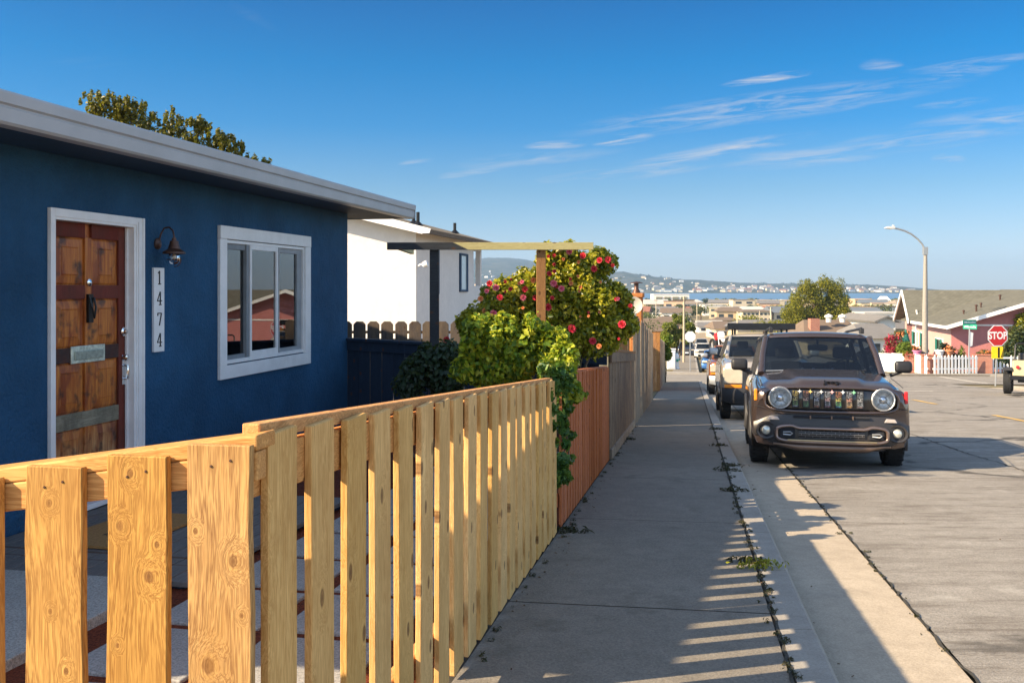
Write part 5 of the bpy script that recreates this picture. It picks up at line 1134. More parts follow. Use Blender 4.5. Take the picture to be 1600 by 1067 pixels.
# brown chimney of the house behind the tall fence, with dish
Yk = 21.; c0 = P(985, 458, Yk); c1 = P(1007, 458, Yk); gz = G(Yk)
CH = thing('chimney', 'orange-brown stucco chimney with metal cap above the tall grey fence', 'chimney', ((c0.x+c1.x)/2, Yk+.2, gz), -SA)
hh = c0.z-gz; w_ = (c1.x-c0.x)/2-.02
M['orangestucco'] = stucco('orange_brown_stucco', (.44, .17, .055), .4, .12)
m = MB(); m.box(-w_, w_, -.2, .35, 0, hh-.10); m.box(-w_-.03, w_+.03, -.23, .38, hh-.10, hh); m.build('stack', M['orangestucco'], CH, bevel=.02)
m = MB(); m.lathe([(.09, 0), (.07, .06), (.05, .09), (.05, .2), (.05, .22)], 14, M=Matrix.Translation((0, .05, hh))); m.lathe([(.0, .25), (.14, .22), (.14, .205), (0, .21)], 16, M=Matrix.Translation((0, .05, hh+.01))); m.build('cap', M['bronze'], CH, smooth=40)
ds = thing('satellite_dish', 'pale satellite dish in front of the orange-brown chimney', 'satellite dish', (P(990, 480, 20.4).x, 20.4, G(20.4)), -.5)
zc = P(990, 478, 20.4).z-G(20.4)
Mt = Matrix.Translation((0, 0, zc))@Matrix.Rotation(R(72), 4, 'X')@Matrix.Rotation(R(25), 4, 'Y')
MB().lathe([(0, .0), (.08, .01), (.13, .03), (.185, .06), (.19, .055), (.13, .02), (.0, -.01)], 28, M=Mt, cap=False).build('reflector', plain('dish_paint', (.42, .39, .33), .6), ds, smooth=50)
m = MB(); m.tube([(0, .1, 0), (0, .1, zc-.05), (0, .02, zc)], .025, 8); m.tube([(0, 0, zc-.25), (.1, -.35, zc-.1)], .012, 6); m.cbox((.1, -.37, zc-.09), (.05, .07, .05)); m.build('mast', M['steel'], ds)

# ================================================================== PINK HOUSE and its corner
PZ = G(64)-.02; PO = Vector((29.3, 64, PZ)); PH = thing('pink_house', 'pink stucco house with grey-green shingle roof on the far corner', 'house', PO, -SA)
M['pink'] = stucco('pink_stucco', (.52, .21, .20), .3, .1); M['pinksunlit'] = stucco('sunlit_pink_stucco', (.60, .34, .30), .3, .06)  # second pink: the same stucco with sunlight put into its colour
ez = -1.22-PZ; rise = 2.2; ov = .55; HWd = 6.9; run = 11.5
# volume 2, gable to the viewer: x 0..13.8, y 0..run
m = MB(); m.box(.0, 13.8, 0, run+2, 0, ez); m.prism([(0, ez), (HWd, ez+rise), (13.8, ez)], 1, .0, .2); m.build('wall', M['pink'], PH)
MB().box(-.02, -.001, .05, run, 0, ez+.1).build('side_wall', M['pinksunlit'], PH)
MB().box(.05, 13.7, -.03, -.001, ez-.08, ez+.03).build('trim_band', M['white'], PH)
m = MB(); sl = rise/HWd
def rslab(m, v, th=.12):
    k = len(v); m.add([(a, b, c) for a, b, c in v]+[(a, b, c-th) for a, b, c in v], [tuple(range(k)), tuple(range(k, 2*k))[::-1]]+[(i, i+k, (i+1) % k+k, (i+1) % k) for i in range(k)])
z0 = ez-ov*sl+.12
rslab(m, [(-ov, -.9, z0), (HWd, -.9, ez+rise+.12), (HWd, run+1.5, ez+rise+.12), (-ov, run+1.5, z0)]); rslab(m, [(HWd, -.9, ez+rise+.12), (14.4, -.9, z0), (14.4, run+1.5, z0), (HWd, run+1.5, ez+rise+.12)])
# volume 1: ridge along x at y=run; near eave y=run-2.4.. far eave y=run+3
r1 = ez+2.28; yr = run
rslab(m, [(-.75, run-2.3, ez-.02), (-.75, yr, r1), (22, yr, r1), (22, run-2.3, ez-.02)]); rslab(m, [(-.75, yr, r1), (-.75, run+3.0, ez-.05), (22, run+3., ez-.05), (22, yr, r1)])
m.build('roof', M['shingle_g'], PH, fixn=True)
m = MB(); m.box(.0, 20, run-2, run+2.6, 0, ez); m.prism([(run-2, ez), (run+2.6, ez), (yr, r1-.2)], 0, .0, .2); m.build('wing_wall', M['pinksunlit'], PH)
m = MB()
def barge(a, b, w_=.2, t_=.06):
    a, b = Vector(a), Vector(b); m.add([a+Vector((0, -t_, -w_)), b+Vector((0, -t_, -w_)), b+Vector((0, -t_, .01)), a+Vector((0, -t_, .01)), a+Vector((0, t_, -w_)), b+Vector((0, t_, -w_)), b+Vector((0, t_, .01)), a+Vector((0, t_, .01))], [(0, 1, 2, 3), (7, 6, 5, 4), (0, 4, 5, 1), (3, 2, 6, 7), (0, 3, 7, 4), (1, 5, 6, 2)])
barge((-ov, -.9, z0), (HWd, -.9, ez+rise+.12), .24); barge((HWd, -.9, ez+rise+.12), (14.4, -.9, z0), .24)
m.box(-ov-.08, -ov, -.95, run-2.3, z0-.2, z0)
def bargeX(a, b, w_=.25, t_=.05):
    a, b = Vector(a), Vector(b); m.add([a+Vector((-t_, 0, -w_)), b+Vector((-t_, 0, -w_)), b+Vector((-t_, 0, .02)), a+Vector((-t_, 0, .02)), a+Vector((t_, 0, -w_)), b+Vector((t_, 0, -w_)), b+Vector((t_, 0, .02)), a+Vector((t_, 0, .02))], [(0, 1, 2, 3), (7, 6, 5, 4), (0, 4, 5, 1), (3, 2, 6, 7), (0, 3, 7, 4), (1, 5, 6, 2)])
bargeX((-.80, run-2.3, ez-.02), (-.80, yr, r1)); bargeX((-.80, yr, r1), (-.80, run+3., ez-.05))
m.build('barge_board', M['white'], PH, fixn=True)
MB().prism([(run-2.1, ez-.1), (run-1.7, ez+.75), (run-1.3, ez+.75), (run-1.5, ez-.1)], 0, -.1, -.02).box(-.12, -.03, run-1.9, run-1.5, .9, ez-.1).build('corner_trim', M['white'], PH)
for (ax, y0_, y1_, z0_, z1_) in ((0, 2.0, 4.1, 1.15, 2.05), (0, 6.6, 8.7, 1.05, 2.25), (0, 9.2, 11.3, 1.1, 2.25)):
    W2 = MB().box(-.09, -.025, y0_, y0_+.12, z0_, z1_).box(-.09, -.025, y1_-.12, y1_, z0_, z1_).box(-.09, -.025, y0_+.12, y1_-.12, z1_-.1, z1_).box(-.09, -.025, y0_+.12, y1_-.12, z0_, z0_+.1).build('window', M['white'], PH)
    MB().box(-.05, -.03, y0_+.12, y1_-.12, z0_+.1, z1_-.1).build('pane', plain('dark_pane', (.04, .06, .05), .08), W2)
    MB().box(-.11, -.091, y0_+.1, y0_+.6, z0_+.06, z1_-.06).build('shutter', M['teal'], W2); MB().box(-.11, -.091, y1_-.6, y1_-.1, z0_+.06, z1_-.06).build('shutter', M['teal'], W2)
for (x, y, h, wd) in ((2.2, 2.4, .4, .06), (3.0, 4.2, .25, .05), (4.6, 5.4, .3, .06), (9.2, 2.0, .5, .10), (1.6, 3.2, .2, .05)):
    zz = ez+min(x, 13.8-x)*sl+.1; MB().tube([(x, y, zz-.1), (x, y, zz+h)], wd, 8).lathe([(wd*1.8, h), (wd*1.8, h+.06), (0, h+.12)], 10, M=Matrix.Translation((x, y, zz))).build('roof_vent', M['steel'] if x > 9 else M['bronze'], PH)
# picket fences and brick piers at the corner.  points by photograph column and base row
def gpt(px, py):                                     # ray to the ground (pavement level)
    Y = 12.
    for _ in range(60):
        Y = (CAMZ-G(Y))/((py-HY)/F)*.5+Y*.5
    return Vector(((px-CX)/F*Y, Y, G(Y)))
piers = [(1421, 582.2, .55), (1452.5, 583.5, .95), (1535, 583, 1.05)]
pl = []
for i, (px, py, w_) in enumerate(piers):
    p = gpt(px, py); pl.append(p)
    o = thing('brick_pier', ['narrow brick pier between the solid white gate and the slatted gate', 'brick pier at the foot of the street lamp', 'wide brick pier behind the street sign and stop sign'][i], 'brick pier', p, -SA, 'brick piers of the white corner fence')
    MB().box(-w_/2, w_/2, -.25, .25, 0, 1.12).build('shaft', M['brick'], o, bevel=.01)
    MB().box(-w_/2-.04, w_/2+.04, -.29, .29, 1.12, 1.19).build('cap', M['brick'], o, bevel=.01)
def white_fence(label, a, b, n, h=1.15, solid=False, broken=False, seed=0, cat='fence', name='white_picket_fence'):
    a, b = Vector(a), Vector(b); d = b-a; Ln = math.hypot(d.x, d.y); o = thing(name, label, cat, a, math.atan2(d.y, d.x), 'white fences and gates at the pink house corner')
    dz = d.z/Ln; g = random.Random(seed)
    w_ = Ln/n*(.985 if solid else .52)
    for k in range(n):
        x = Ln*(k+.5)/n; hh = h*(1+g.uniform(-.02, .02))
        if broken and k in (2, 3, 4, 5): hh = h*(.62+.1*math.sin(k))
        m = MB(); m.prism([(-w_/2, 0), (w_/2, 0), (w_/2, hh-(0 if solid else .1)), (0, hh), (-w_/2, hh-(0 if solid else .1))], 1, -.02, .02)
        m.build('picket', M['white'], o, loc=(x, 0, x*dz))
    for z in (.25, h*.78): 
        m = MB(); m.add([(0, .021, z), (Ln, .021, z+dz*Ln), (Ln, .06, z+dz*Ln), (0, .06, z), (0, .021, z+.1), (Ln, .021, z+dz*Ln+.1), (Ln, .06, z+dz*Ln+.1), (0, .06, z+.1)], [(0, 3, 2, 1), (4, 5, 6, 7), (0, 1, 5, 4), (3, 7, 6, 2), (0, 4, 7, 3), (1, 2, 6, 5)]); m.build('rail', M['white'], o)
    return o
white_fence('white slatted gate curving between two brick piers below the green umbrella', gpt(1423.5, 582), gpt(1449, 584), 9, 1.2, seed=1, name='white_gate', cat='gate')
white_fence('long white picket fence between the lamp post pier and the wide brick pier', gpt(1458, 584), gpt(1528, 583.4), 13, 1.15, seed=2)
white_fence('white picket fence with short broken pickets behind the stop sign', gpt(1543, 582.6), gpt(1640, 582.6), 17, 1.15, broken=True, seed=3)
white_fence('solid white board fence left of the narrow brick pier', gpt(1369, 580), gpt(1417.5, 581.8), 4, 1.22, solid=True, seed=4)
# lamp post
lp = gpt(1455, 583); lp = lp+Vector((0, .9, 0)); s_ = lp.y/F
LP = thing('street_lamp', 'tall street lamp with long curved arm before the pink house', 'street lamp', lp, 0)
hz = (583-388)*s_
MB().tube([(0, 0, 0), (0, 0, hz*.5), (.03, 0, hz)], [.20, .165, .10], 12).lathe([(.3, 0), (.3, .25), (.2, .4)], 12).build('pole', plain('pole_concrete', (.28, .255, .22), .7), LP, smooth=50)
pts = []
for u in range(13):
    t_ = u/12; px = 1455-(1455-1402)*math.sin(t_*math.pi/2)**1.15 if False else 0
path = [(1455, 392), (1451, 384), (1444, 376), (1434, 368), (1424, 363), (1414, 360), (1405, 358.5)]
MB().tube([((px-1455)*s_, 0, (583-py)*s_) for px, py in path], .06, 8).box(-.12, .15, -.12, .12, hz-.5, hz).build('arm', M['steel'], LP, smooth=50)
m = MB(); xx = (1405-1455)*s_; zz = (583-358.5)*s_; m.prism([(xx+.1, zz-.05), (xx+.1, zz+.08), (xx-.35, zz+.10), (xx-.52, zz+.02), (xx-.52, zz-.02), (xx-.1, zz-.08)], 1, -.16, .16); m.box(xx-.05, xx+.08, -.06, .06, zz+.08, zz+.2); m.build('lamp_head', plain('lamp_housing', (.6, .6, .58), .4), LP, bevel=.02)
# street name sign
sp = gpt(1513, 585); s_ = sp.y/F
SN = thing('street_name_sign', 'leaning pole with two crossed green street name blades', 'street sign', sp, 0)
MB().tube([(0, 0, 0), ((1515-1513)*s_, 0, (585-512)*s_)], .04, 8).build('pole', M['steel'], SN)
for (dx, dz_, rz, w_) in ((0, 503.5, .35, 1.05), (.02, 510.5, -1.0, .9)):
    q = MB().box(-w_/2, w_/2, -.01, .01, -.15, .15).build('sign_blade', M['green'], SN, loc=((1515-1513)*s_+dx, 0, (585-dz_)*s_), bevel=.005); q.rotation_euler = (0, 0, rz)
    m = MB(); g = random.Random(int(dz_))
    x = -w_*.4
    while x < w_*.4:
        ww = g.uniform(.04, .07); m.box(x, x+ww, -.014, -.011, -.05, .05 if g.random() < .5 else .02); x += ww+.025
    m.build('lettering', M['white'], q)
m = MB(); m.add([(.05, -.02, (585-542)*s_), (.25, .0, (585-540)*s_), (.3, 0, (585-520)*s_), (.05, -.02, (585-518)*s_)], [(0, 1, 2, 3)]); m.build('paper_notice', M['white'], SN, solid=.01)
# stop signs
def stop_sign(name, label, px, pyb, pyc, r_px, Y, facing, lettered, yellow=False, lean=0.):
    p = P(px, pyb, Y); p.z = G(Y); s_ = Y/F; o = thing(name, label, 'stop sign', p, 0)
    zc = CAMZ-(pyc-HY)*s_-p.z; r = r_px*s_; dx = lean
    octo = [(r*math.cos(R(22.5+45*k))/math.cos(R(22.5)), r*math.sin(R(22.5+45*k))/math.cos(R(22.5))) for k in range(8)]
    MB().tube([(0, .035, 0), (dx, .035, zc+r*.9)], .03, 8).build('post', M['steel'], o)
    b = MB().prism(octo, 1, -.004, .004).build('sign_plate', M['white'] if lettered else plain('bare_aluminium', (.85, .84, .80), .5, .0, var=.04), o, loc=(dx, 0, zc)); b.rotation_euler = (0, 0, facing)
    if lettered:
        MB().prism([(x*.92, y*.92) for x, y in octo], 1, -.008, -.0045).build('red_face', M['red'], b)
        t = text('lettering', 'STOP', r*.92, M['white'], b, (0, -.0092, -.01*r), (R(90), 0, 0), extr=.001, bold=r*.03); t.scale = (.86, 1.05, 1)
    else:
        MB().prism([(x, y) for x, y in octo], 1, .0045, .008).build('red_face', M['red'], b)
    if yellow:
        yb = MB().box(-.24, .24, -.006, .006, -.25, .25).build('yellow_plate', M['yellow'], o, loc=(dx-.02, 0, zc-r-.27), bevel=.004)
        MB().box(.02, .10, -.0095, -.0065, -.22, .22).prism([(.15, -.2), (.22, -.2), (.22, .1)], 1, -.0095, -.0065).build('black_mark', M['black'], yb)
    return o
stop_sign('stop_sign', 'red stop sign with yellow plate below, on the right street corner', 1556, 604, 524.5, 16.3, 40.2, .1, True, True, .08)
Y_ = 63.8; stop_sign('stop_sign', 'blank pale back of a stop sign on the far left pavement', 1078.5, 579, 526, 8.3, Y_, .05, False)
# hydrant and a white bin-like post on the far corner
p = gpt(1059, 577.); H2 = thing('fire_hydrant', 'white fire hydrant with green caps on the far left corner', 'fire hydrant', p+Vector((0, .4, 0)), 0); k_ = 1.25
MB().lathe([(.16, 0), (.16, .06), (.11, .1), (.11, .62), (.13, .64), (.13, .70), (.12, .76), (.06, .86), (0, .88)], 16).build('barrel', M['white'], H2, smooth=40)
H2.scale = (k_,)*3
m = MB(); m.tube([(-.19, 0, .52), (.19, 0, .52)], .055, 10); m.tube([(0, 0, .48), (0, -.2, .48)], .075, 10); m.lathe([(.03, .86), (.03, .93), (0, .94)], 6); m.build('cap', M['green'], H2)
p = gpt(1049.5, 577); UB = thing('utility_cabinet', 'pale slim utility cabinet beside the fire hydrant', 'utility cabinet', p+Vector((0, .2, 0)), 0)
MB().box(-.28, .28, -.2, .2, 0, 1.35).build('body', M['white'], UB, bevel=.03); MB().box(-.31, .31, -.23, .23, 1.35, 1.42).build('lid', M['white_trim'], UB, bevel=.02)
MB().box(-.22, .22, -.212, -.203, .1, 1.2).build('door', M['white_trim'], UB, bevel=.004)
# wooden utility pole
p = gpt(1068.5, 566); UP = thing('utility_pole', 'slender pale utility pole above the roofs down the street', 'utility pole', p, 0); s_ = p.y/F
MB().tube([(0, 0, 0), (.1*s_, 0, (566-463)*s_)], [.11, .075], 10).build('pole', plain('pole_wood', (.45, .36, .25), .8), UP, smooth=50)
MB().box(-.9, .9, -.06, .06, (566-470)*s_, (566-468)*s_).build('cross_arm', M['bark'], UP)
# closed umbrella, pots, garden plants at the pink house
p = gpt(1434, 578); U = thing('garden_umbrella', 'closed dark green garden umbrella in front of the pink house', 'umbrella', p+Vector((0, 2., 0)), 0)
MB().tube([(0, 0, 0), (0, 0, 2.4)], .03, 8).build('pole', M['steel'], U); MB().lathe([(.10, .95), (.40, 1.1), (.38, 1.4), (.28, 1.9), (.16, 2.3), (.07, 2.65), (0, 2.75)], 14).build('canopy', M['teal'], U, smooth=60)
def garden_plant(label, px, py, w_px, h_px, mat, n, lsize, seed, cat='shrub', name='garden_shrub', dY=2.0, accent=None, group='shrubs in the pink house garden'):
    p = gpt(px, 583)+Vector((0, dY, 0)); p.x = (px-CX)/F*p.y; p.z = G(p.y); s_ = p.y/F; o = thing(name, label, cat, p, 0, group)
    zc = CAMZ-(py-HY)*s_-p.z; w_, h_ = w_px*s_/2, h_px*s_/2
    g = random.Random(seed); cl = [(g.uniform(-.5, .5)*w_, g.uniform(-.3, .3)*w_, zc+g.uniform(-.5, .5)*h_, w_*g.uniform(.4, .65), w_*.6, h_*g.uniform(.4, .65)) for _ in range(7)]
    cl += [(g.uniform(-.6, .6)*w_, g.uniform(-.2, .2)*w_, zc*g.uniform(.3, .75), w_*.5, w_*.5, zc*.25) for _ in range(4)]
    leaves('foliage', cl, n, lsize, mat, o, seed, .4)
    if accent: leaves('flowers', [(a, b-.15, c, r1, r2, r3) for a, b, c, r1, r2, r3 in cl], n//4, lsize*.9, accent, o, seed+1, .8)
    limbs('stems', (0, 0, 0), [(c[0], c[1], c[2]) for c in cl[:4]], .05, M['bark'], o, seed)
    return o
garden_plant('magenta bougainvillea shrub at the left end of the pink house', 1397, 537, 30, 40, M['petal_mag'], 1500, .17, 41, dY=6.5, accent=M['leaf_mix'])
garden_plant('bright yellow-green shrub behind the slatted white gate', 1411, 541, 34, 28, M['leaf_bright'], 1800, .16, 42, dY=5.)
garden_plant('orange flowering shrub above the bright green shrub', 1409, 522, 26, 14, M['leaf_mix'], 900, .16, 43, accent=M['petal_or'], dY=7.2)
garden_plant('small orange flowering plant beside the closed umbrella', 1429, 547, 16, 16, M['leaf_mix'], 700, .13, 44, accent=M['petal_or'], dY=1.)
garden_plant('dark bushy plant between the umbrella and the lamp post', 1444, 545, 14, 22, M['leaf_mix'], 800, .14, 45, dY=1.6)
garden_plant('spiky dark plant with orange flowers right of the lamp post', 1478, 547, 30, 22, M['leaf_dark'], 1200, .15, 46, accent=M['petal_or'], dY=1.5)
garden_plant('low spreading plant before the pink wall near the street sign pole', 1542, 550, 26, 14, M['leaf_mix'], 900, .14, 47, accent=M['petal_or'], dY=1.6)
garden_plant('leafy green bush behind the solid white boards left of the narrow pier', 1381, 555, 26, 16, M['leaf_mix'], 1000, .15, 71, dY=7.)
garden_plant('reddish low plant between the bright green shrub and the narrow pier', 1419, 556, 18, 14, M['leaf_cyp'], 700, .13, 72, accent=M['petal_mag'], dY=.9)
garden_plant('dark low bush right behind the long white picket fence', 1492, 558, 30, 14, M['leaf_dark'], 1000, .13, 73, dY=1.1)
garden_plant('dry orange flowering clump above the wide brick pier', 1530, 556, 22, 14, M['leaf_mix'], 800, .13, 74, accent=M['petal_or'], dY=1.5)
garden_plant('dark shrub seen through the short broken pickets', 1568, 562, 34, 26, M['leaf_dark'], 1500, .15, 75, dY=1.2)
garden_plant('large dark tree-like shrub behind the stop sign at the right edge', 1592, 530, 60, 62, M['leaf_mix'], 3600, .2, 48, accent=M['leaf_dark'], dY=1.8)
garden_plant('yellow-tipped bush at the right edge beside the pink gable wall', 1597, 505, 30, 40, M['leaf_cam'], 1300, .2, 49, dY=2.6)
p = gpt(1502, 583)+Vector((0, 1.4, 0)); p.x = (1502-CX)/F*p.y; o = thing('conical_shrub', 'small pointed yellow-green conifer by the street sign pole', 'shrub', p, 0)
leaves('foliage', [(0, 0, .35+.28*k, .62-.13*k, .62-.13*k, .28) for k in range(5)], 1500, .12, M['leaf_bright'], o, 51, .6); limbs('stem', (0, 0, 0), [(0, 0, 1.3)], .05, M['bark'], o)
for i, (px, mt_) in enumerate(((1433, plain('pink_pot', (.6, .2, .35), .5)), (1482, plain('terracotta', (.55, .22, .1), .7)), (1468, M['white']))):
    p = gpt(px, 583)+Vector((0, .7, 0)); p.x = (px-CX)/F*p.y
    o = thing('flower_pot', ['pink flower pot on a stand behind the slatted gate', 'terracotta pot behind the white picket fence', 'white pot behind the picket fence near the lamp post'][i], 'flower pot', p, 0, 'pots in the pink house garden')
    zb = .95; MB().lathe([(.16, zb), (.26, zb+.38), (.30, zb+.38), (.30, zb+.45), (.24, zb+.45), (.24, zb+.4), (0, zb+.38)], 16).build('pot', mt_, o, smooth=40); MB().box(-.2, .2, -.2, .2, 0, zb-.002).build('stand', M['bark'], o)
# ================================================================== TOWN, FAR SHORE, HAZE
TM = {}
def tmat(kind, i):
    return TM[kind][i % len(TM[kind])]
TM['wall'] = [plain('far_wall_%s' % n, c, .85, var=.06, scale=.5) for n, c in (('cream', (.62, .52, .36)), ('white', (.78, .74, .66)), ('tan', (.50, .38, .23)), ('peach', (.58, .38, .24)), ('grey', (.40, .38, .35)), ('sand', (.55, .46, .30)))]
TM['roof'] = [plain('far_roof_%s' % n, c, .9, var=.1, scale=.7) for n, c in (('brown', (.16, .115, .08)), ('grey', (.17, .16, .15)), ('tan', (.27, .21, .15)), ('pale', (.48, .45, .40)), ('red', (.26, .11, .07)), ('slate', (.13, .15, .17)))]
M['farpane'] = plain('far_dark_pane', (.04, .05, .06), .2)
M['panelgreen'] = plain('grey_green_bay_panel', (.16, .18, .12), .8)  # flat grey-green colour of the balcony bay panels
def house(label, px0, px1, pytop, Y, wall, roof, d=None, rh=.28, flat=False, rows_=1, cols=4, rot=None, name='house', cat='house', group=None, win=True, base=None, hip=True, gable_front=False):
    x0, x1 = (px0-CX)/F*Y, (px1-CX)/F*Y; w = x1-x0; gz = base if base is not None else G(Y)-.2; top = CAMZ-(pytop-HY)/F*Y; d = d or max(7, min(14, w*.8)); h = top-gz
    o = thing(name, label, cat, ((x0+x1)/2, Y, gz), rot if rot is not None else 0, group); W2 = w/2
    wl = MB()
    if flat:
        MB().box(-W2, W2, 0, d, 0, h-.35).build('wall', wall, o); MB().box(-W2-.2, W2+.2, -.2, d+.2, h-.35, h).build('roof', roof, o); wh = h-.4
    else:
        rr = max(.6, h*rh) if not gable_front else W2*.55; wh = h-rr; e = .5
        if gable_front:
            MB().box(-W2, W2, 0, d, 0, wh).prism([(-W2, wh), (W2, wh), (0, wh+rr-.1)], 1, 0, .2).build('wall', wall, o)
            m = MB(); m.add([(-W2-e, -e, wh-.1), (0, -e, wh+rr), (0, d+e, wh+rr), (-W2-e, d+e, wh-.1), (W2+e, -e, wh-.1), (W2+e, d+e, wh-.1)], [(0, 1, 2, 3), (1, 4, 5, 2)]); q = m.build('roof', roof, o, solid=.2)
        else:
            MB().box(-W2, W2, 0, d, 0, wh).build('wall', wall, o)
            hx = min(W2*.45, d*.4) if hip else 0
            MB().add([(-W2-e, -e, wh), (W2+e, -e, wh), (W2+e, d+e, wh), (-W2-e, d+e, wh), (-W2-e+hx, d/2, h), (W2+e-hx, d/2, h)], [(0, 1, 5, 4), (2, 3, 4, 5), (1, 2, 5), (3, 0, 4), (3, 2, 1, 0)]).build('roof', roof, o)
    if win:
        n = 0
        for r_ in range(rows_):
            z0 = (wh)*(r_+.35)/rows_; z1 = z0+wh/rows_*.38
            for c in range(cols):
                xc = -W2+w*(c+.5)/cols; ww = w/cols*.27
                MB().box(xc-ww, xc+ww, -.06, -.01, z0, z1).build('window', M['farpane'], o)
    return o
W_, R_ = TM['wall'], TM['roof']
# named buildings read from the photograph
o = house('long white three-storey building with recessed balcony bays near the bay', 1021, 1077, 459.5, 690, W_[1], W_[1], d=14, flat=True, win=False, name='apartment_building', cat='building')
w = 56/F*690
for k in range(4):
    xc = -w/2+w*(k+.62)/4.35+.4
    b = MB().box(xc-w*.085, xc+w*.085, -.3, -.05, .5, 6.6).build('balcony_bay', M['panelgreen'], o)
    for r_ in range(3): MB().box(xc-w*.085, xc+w*.085, -.5, -.31, 1.9+2*r_, 2.3+2*r_).build('balcony', W_[0], b)
house('long bright white flat-roofed hall in the middle of the town', 1101, 1135, 476, 430, W_[1], R_[3], d=12, flat=True, win=False, name='hall', cat='building')
house('wide tan building with plain walls close to the water', 1160, 1226, 469, 640, W_[5], W_[0], d=20, flat=True, win=False, name='warehouse', cat='building')
house('cream two-storey building with a row of dark windows', 1160, 1206, 484, 330, W_[0], R_[0], d=10, rows_=2, cols=7, name='building', cat='building', rh=.15)
house('low brown-roofed building behind the cream one', 1118, 1150, 496, 300, W_[2], R_[0], cols=3, rh=.4)
house('long pale garage wall with brown-grey roof across the street end', 1146, 1262, 501, 185, W_[5], R_[1], d=11, cols=1, win=False, rh=.35, name='long_bungalow')
house('brown-grey roofed bungalow left of the long pale wall', 1119, 1147, 503, 190, W_[0], R_[0], d=10, cols=3, rh=.4, name='bungalow')
house('grey roofed bungalow with pale walls at the end of the far road', 1092, 1121, 504, 228, W_[1], R_[1], d=9, cols=2, rh=.35, name='bungalow')
house('brown bungalow with low white wing left of the far road', 1030, 1062, 495, 235, W_[3], R_[0], d=9, cols=3, rh=.4, name='bungalow')
house('white house with low tent-like roof among the trees', 1052, 1080, 489, 330, W_[1], R_[2], cols=2, rh=.5)
house('brown-roofed house just above the tall grey fence', 1003, 1050, 499, 130, W_[3], R_[0], d=9, cols=3, rh=.4, name='bungalow')
# right of centre
house('white gabled cottage just left of the pink house', 1371, 1399, 494, 112, W_[1], R_[1], d=12, gable_front=True, cols=1, name='cottage', win=False)
house('low grey-roofed house below the white cottage', 1352, 1412, 508, 98, W_[1], R_[1], d=9, cols=2, rh=.4, name='bungalow')
o = house('wide brown-roofed house partly hidden by the brown SUV roof', 1262, 1362, 502, 104, W_[2], R_[0], d=10, cols=3, rh=.55, name='bungalow')
xl = (1283-1312)/F*104; MB().box(xl-.5, xl+.5, 2, 3, 2.2, (CAMZ-(504-HY)/F*104)-o.location.z+.35).build('chimney', M['brick'], o)
for px in (1309, 1331):
    xv = (px-1312)/F*104; MB().lathe([(.3, 0), (.3, .5), (.45, .55), (.45, .75), (0, .95)], 10, M=Matrix.Translation((xv, 3., CAMZ-(508-HY)/F*104-o.location.z+.2))).build('roof_vent', W_[1], o)
house('tan block with parapet near the shore at the right', 1336, 1362, 467, 560, W_[2], W_[3], flat=True, rows_=2, cols=5, d=16, name='office_block', cat='building')
house('long sand-coloured building with arcade near the shore at the right', 1362, 1412, 473, 540, W_[5], W_[3], flat=True, rows_=1, cols=9, d=16, name='office_block', cat='building')
house('white domed-looking house on the shore at the right', 1377, 1391, 463, 620, W_[1], W_[1], cols=2, rh=.4, name='house')
house('blue-grey roofed low hall right of the large cypress', 1330, 1396, 481, 250, W_[1], R_[5], d=12, rh=.5, cols=5, name='hall', cat='building')
house('white-walled long shed below the blue-grey roofed hall', 1352, 1410, 488, 190, W_[1], R_[3], d=8, flat=True, win=False, name='shed', cat='building')
# low white wall closing the far road, parked cars there
o = thing('white_wall', 'low bright white wall at the end of the far road', 'wall', ((1108-CX)/F*268, 268, G(268)-.2)); wv = 42/F*268
MB().box(-wv/2, wv/2, 0, .3, 0, 1.9).box(-wv/2, wv/2, -.05, .35, 1.9, 2.05).build('masonry', W_[1], o)
# the general spread of roofs; repeats with own labels by colour and place
g = random.Random(77); taken = []
wn = ['cream', 'white', 'tan', 'peach', 'grey', 'sand']; rn = ['brown', 'grey', 'tan', 'pale', 'red', 'slate']
k = 0
for ring_, (Ya, Yb, n) in enumerate(((115, 190, 16), (190, 320, 34), (320, 520, 50), (520, 820, 64), (820, 930, 34))):
    for _ in range(n):
        for tr_ in range(30):
            Y = g.uniform(Ya, Yb); px = g.uniform(985, 1430) if g.random() < .85 else g.uniform(740, 985)
            if Y < 320 and 1060 < px < 1165: continue
            if Y < 330 and px < 1325: continue
            if any(abs(px-a)*Y/F < 14 and abs(Y-b) < 13 for a, b in taken): continue
            break
        else: continue
        taken.append((px, Y)); i, j = g.randrange(6), g.randrange(6); w = g.uniform(9, 15); hpx = w/Y*F/2
        h = g.uniform(4.0, 6.5) if g.random() < .8 else g.uniform(7, 10); top = max(HY+(CAMZ-(G(Y)+h))/Y*F, 501 if Y < 190 else 488 if Y < 320 else 479 if Y < 520 else 468); side = 'left of the road' if px < 1100 else ('left of the cypress' if px < 1230 else 'right of the cypress')
        dist = ['nearest rows', 'near middle rows', 'town middle', 'far rows', 'last row by water'][ring_]
        house('%s house with %s roof, %s, %s' % (wn[i], rn[j], dist, side), px-hpx, px+hpx, top, Y, W_[i], R_[j], flat=g.random() < .25, rows_=1 if h < 7 else 2, cols=3 if Y < 500 else 2, rh=g.uniform(.25, .45), rot=g.uniform(-.35, .2), group='houses of the town below', win=Y < 560, hip=g.random() < .5)
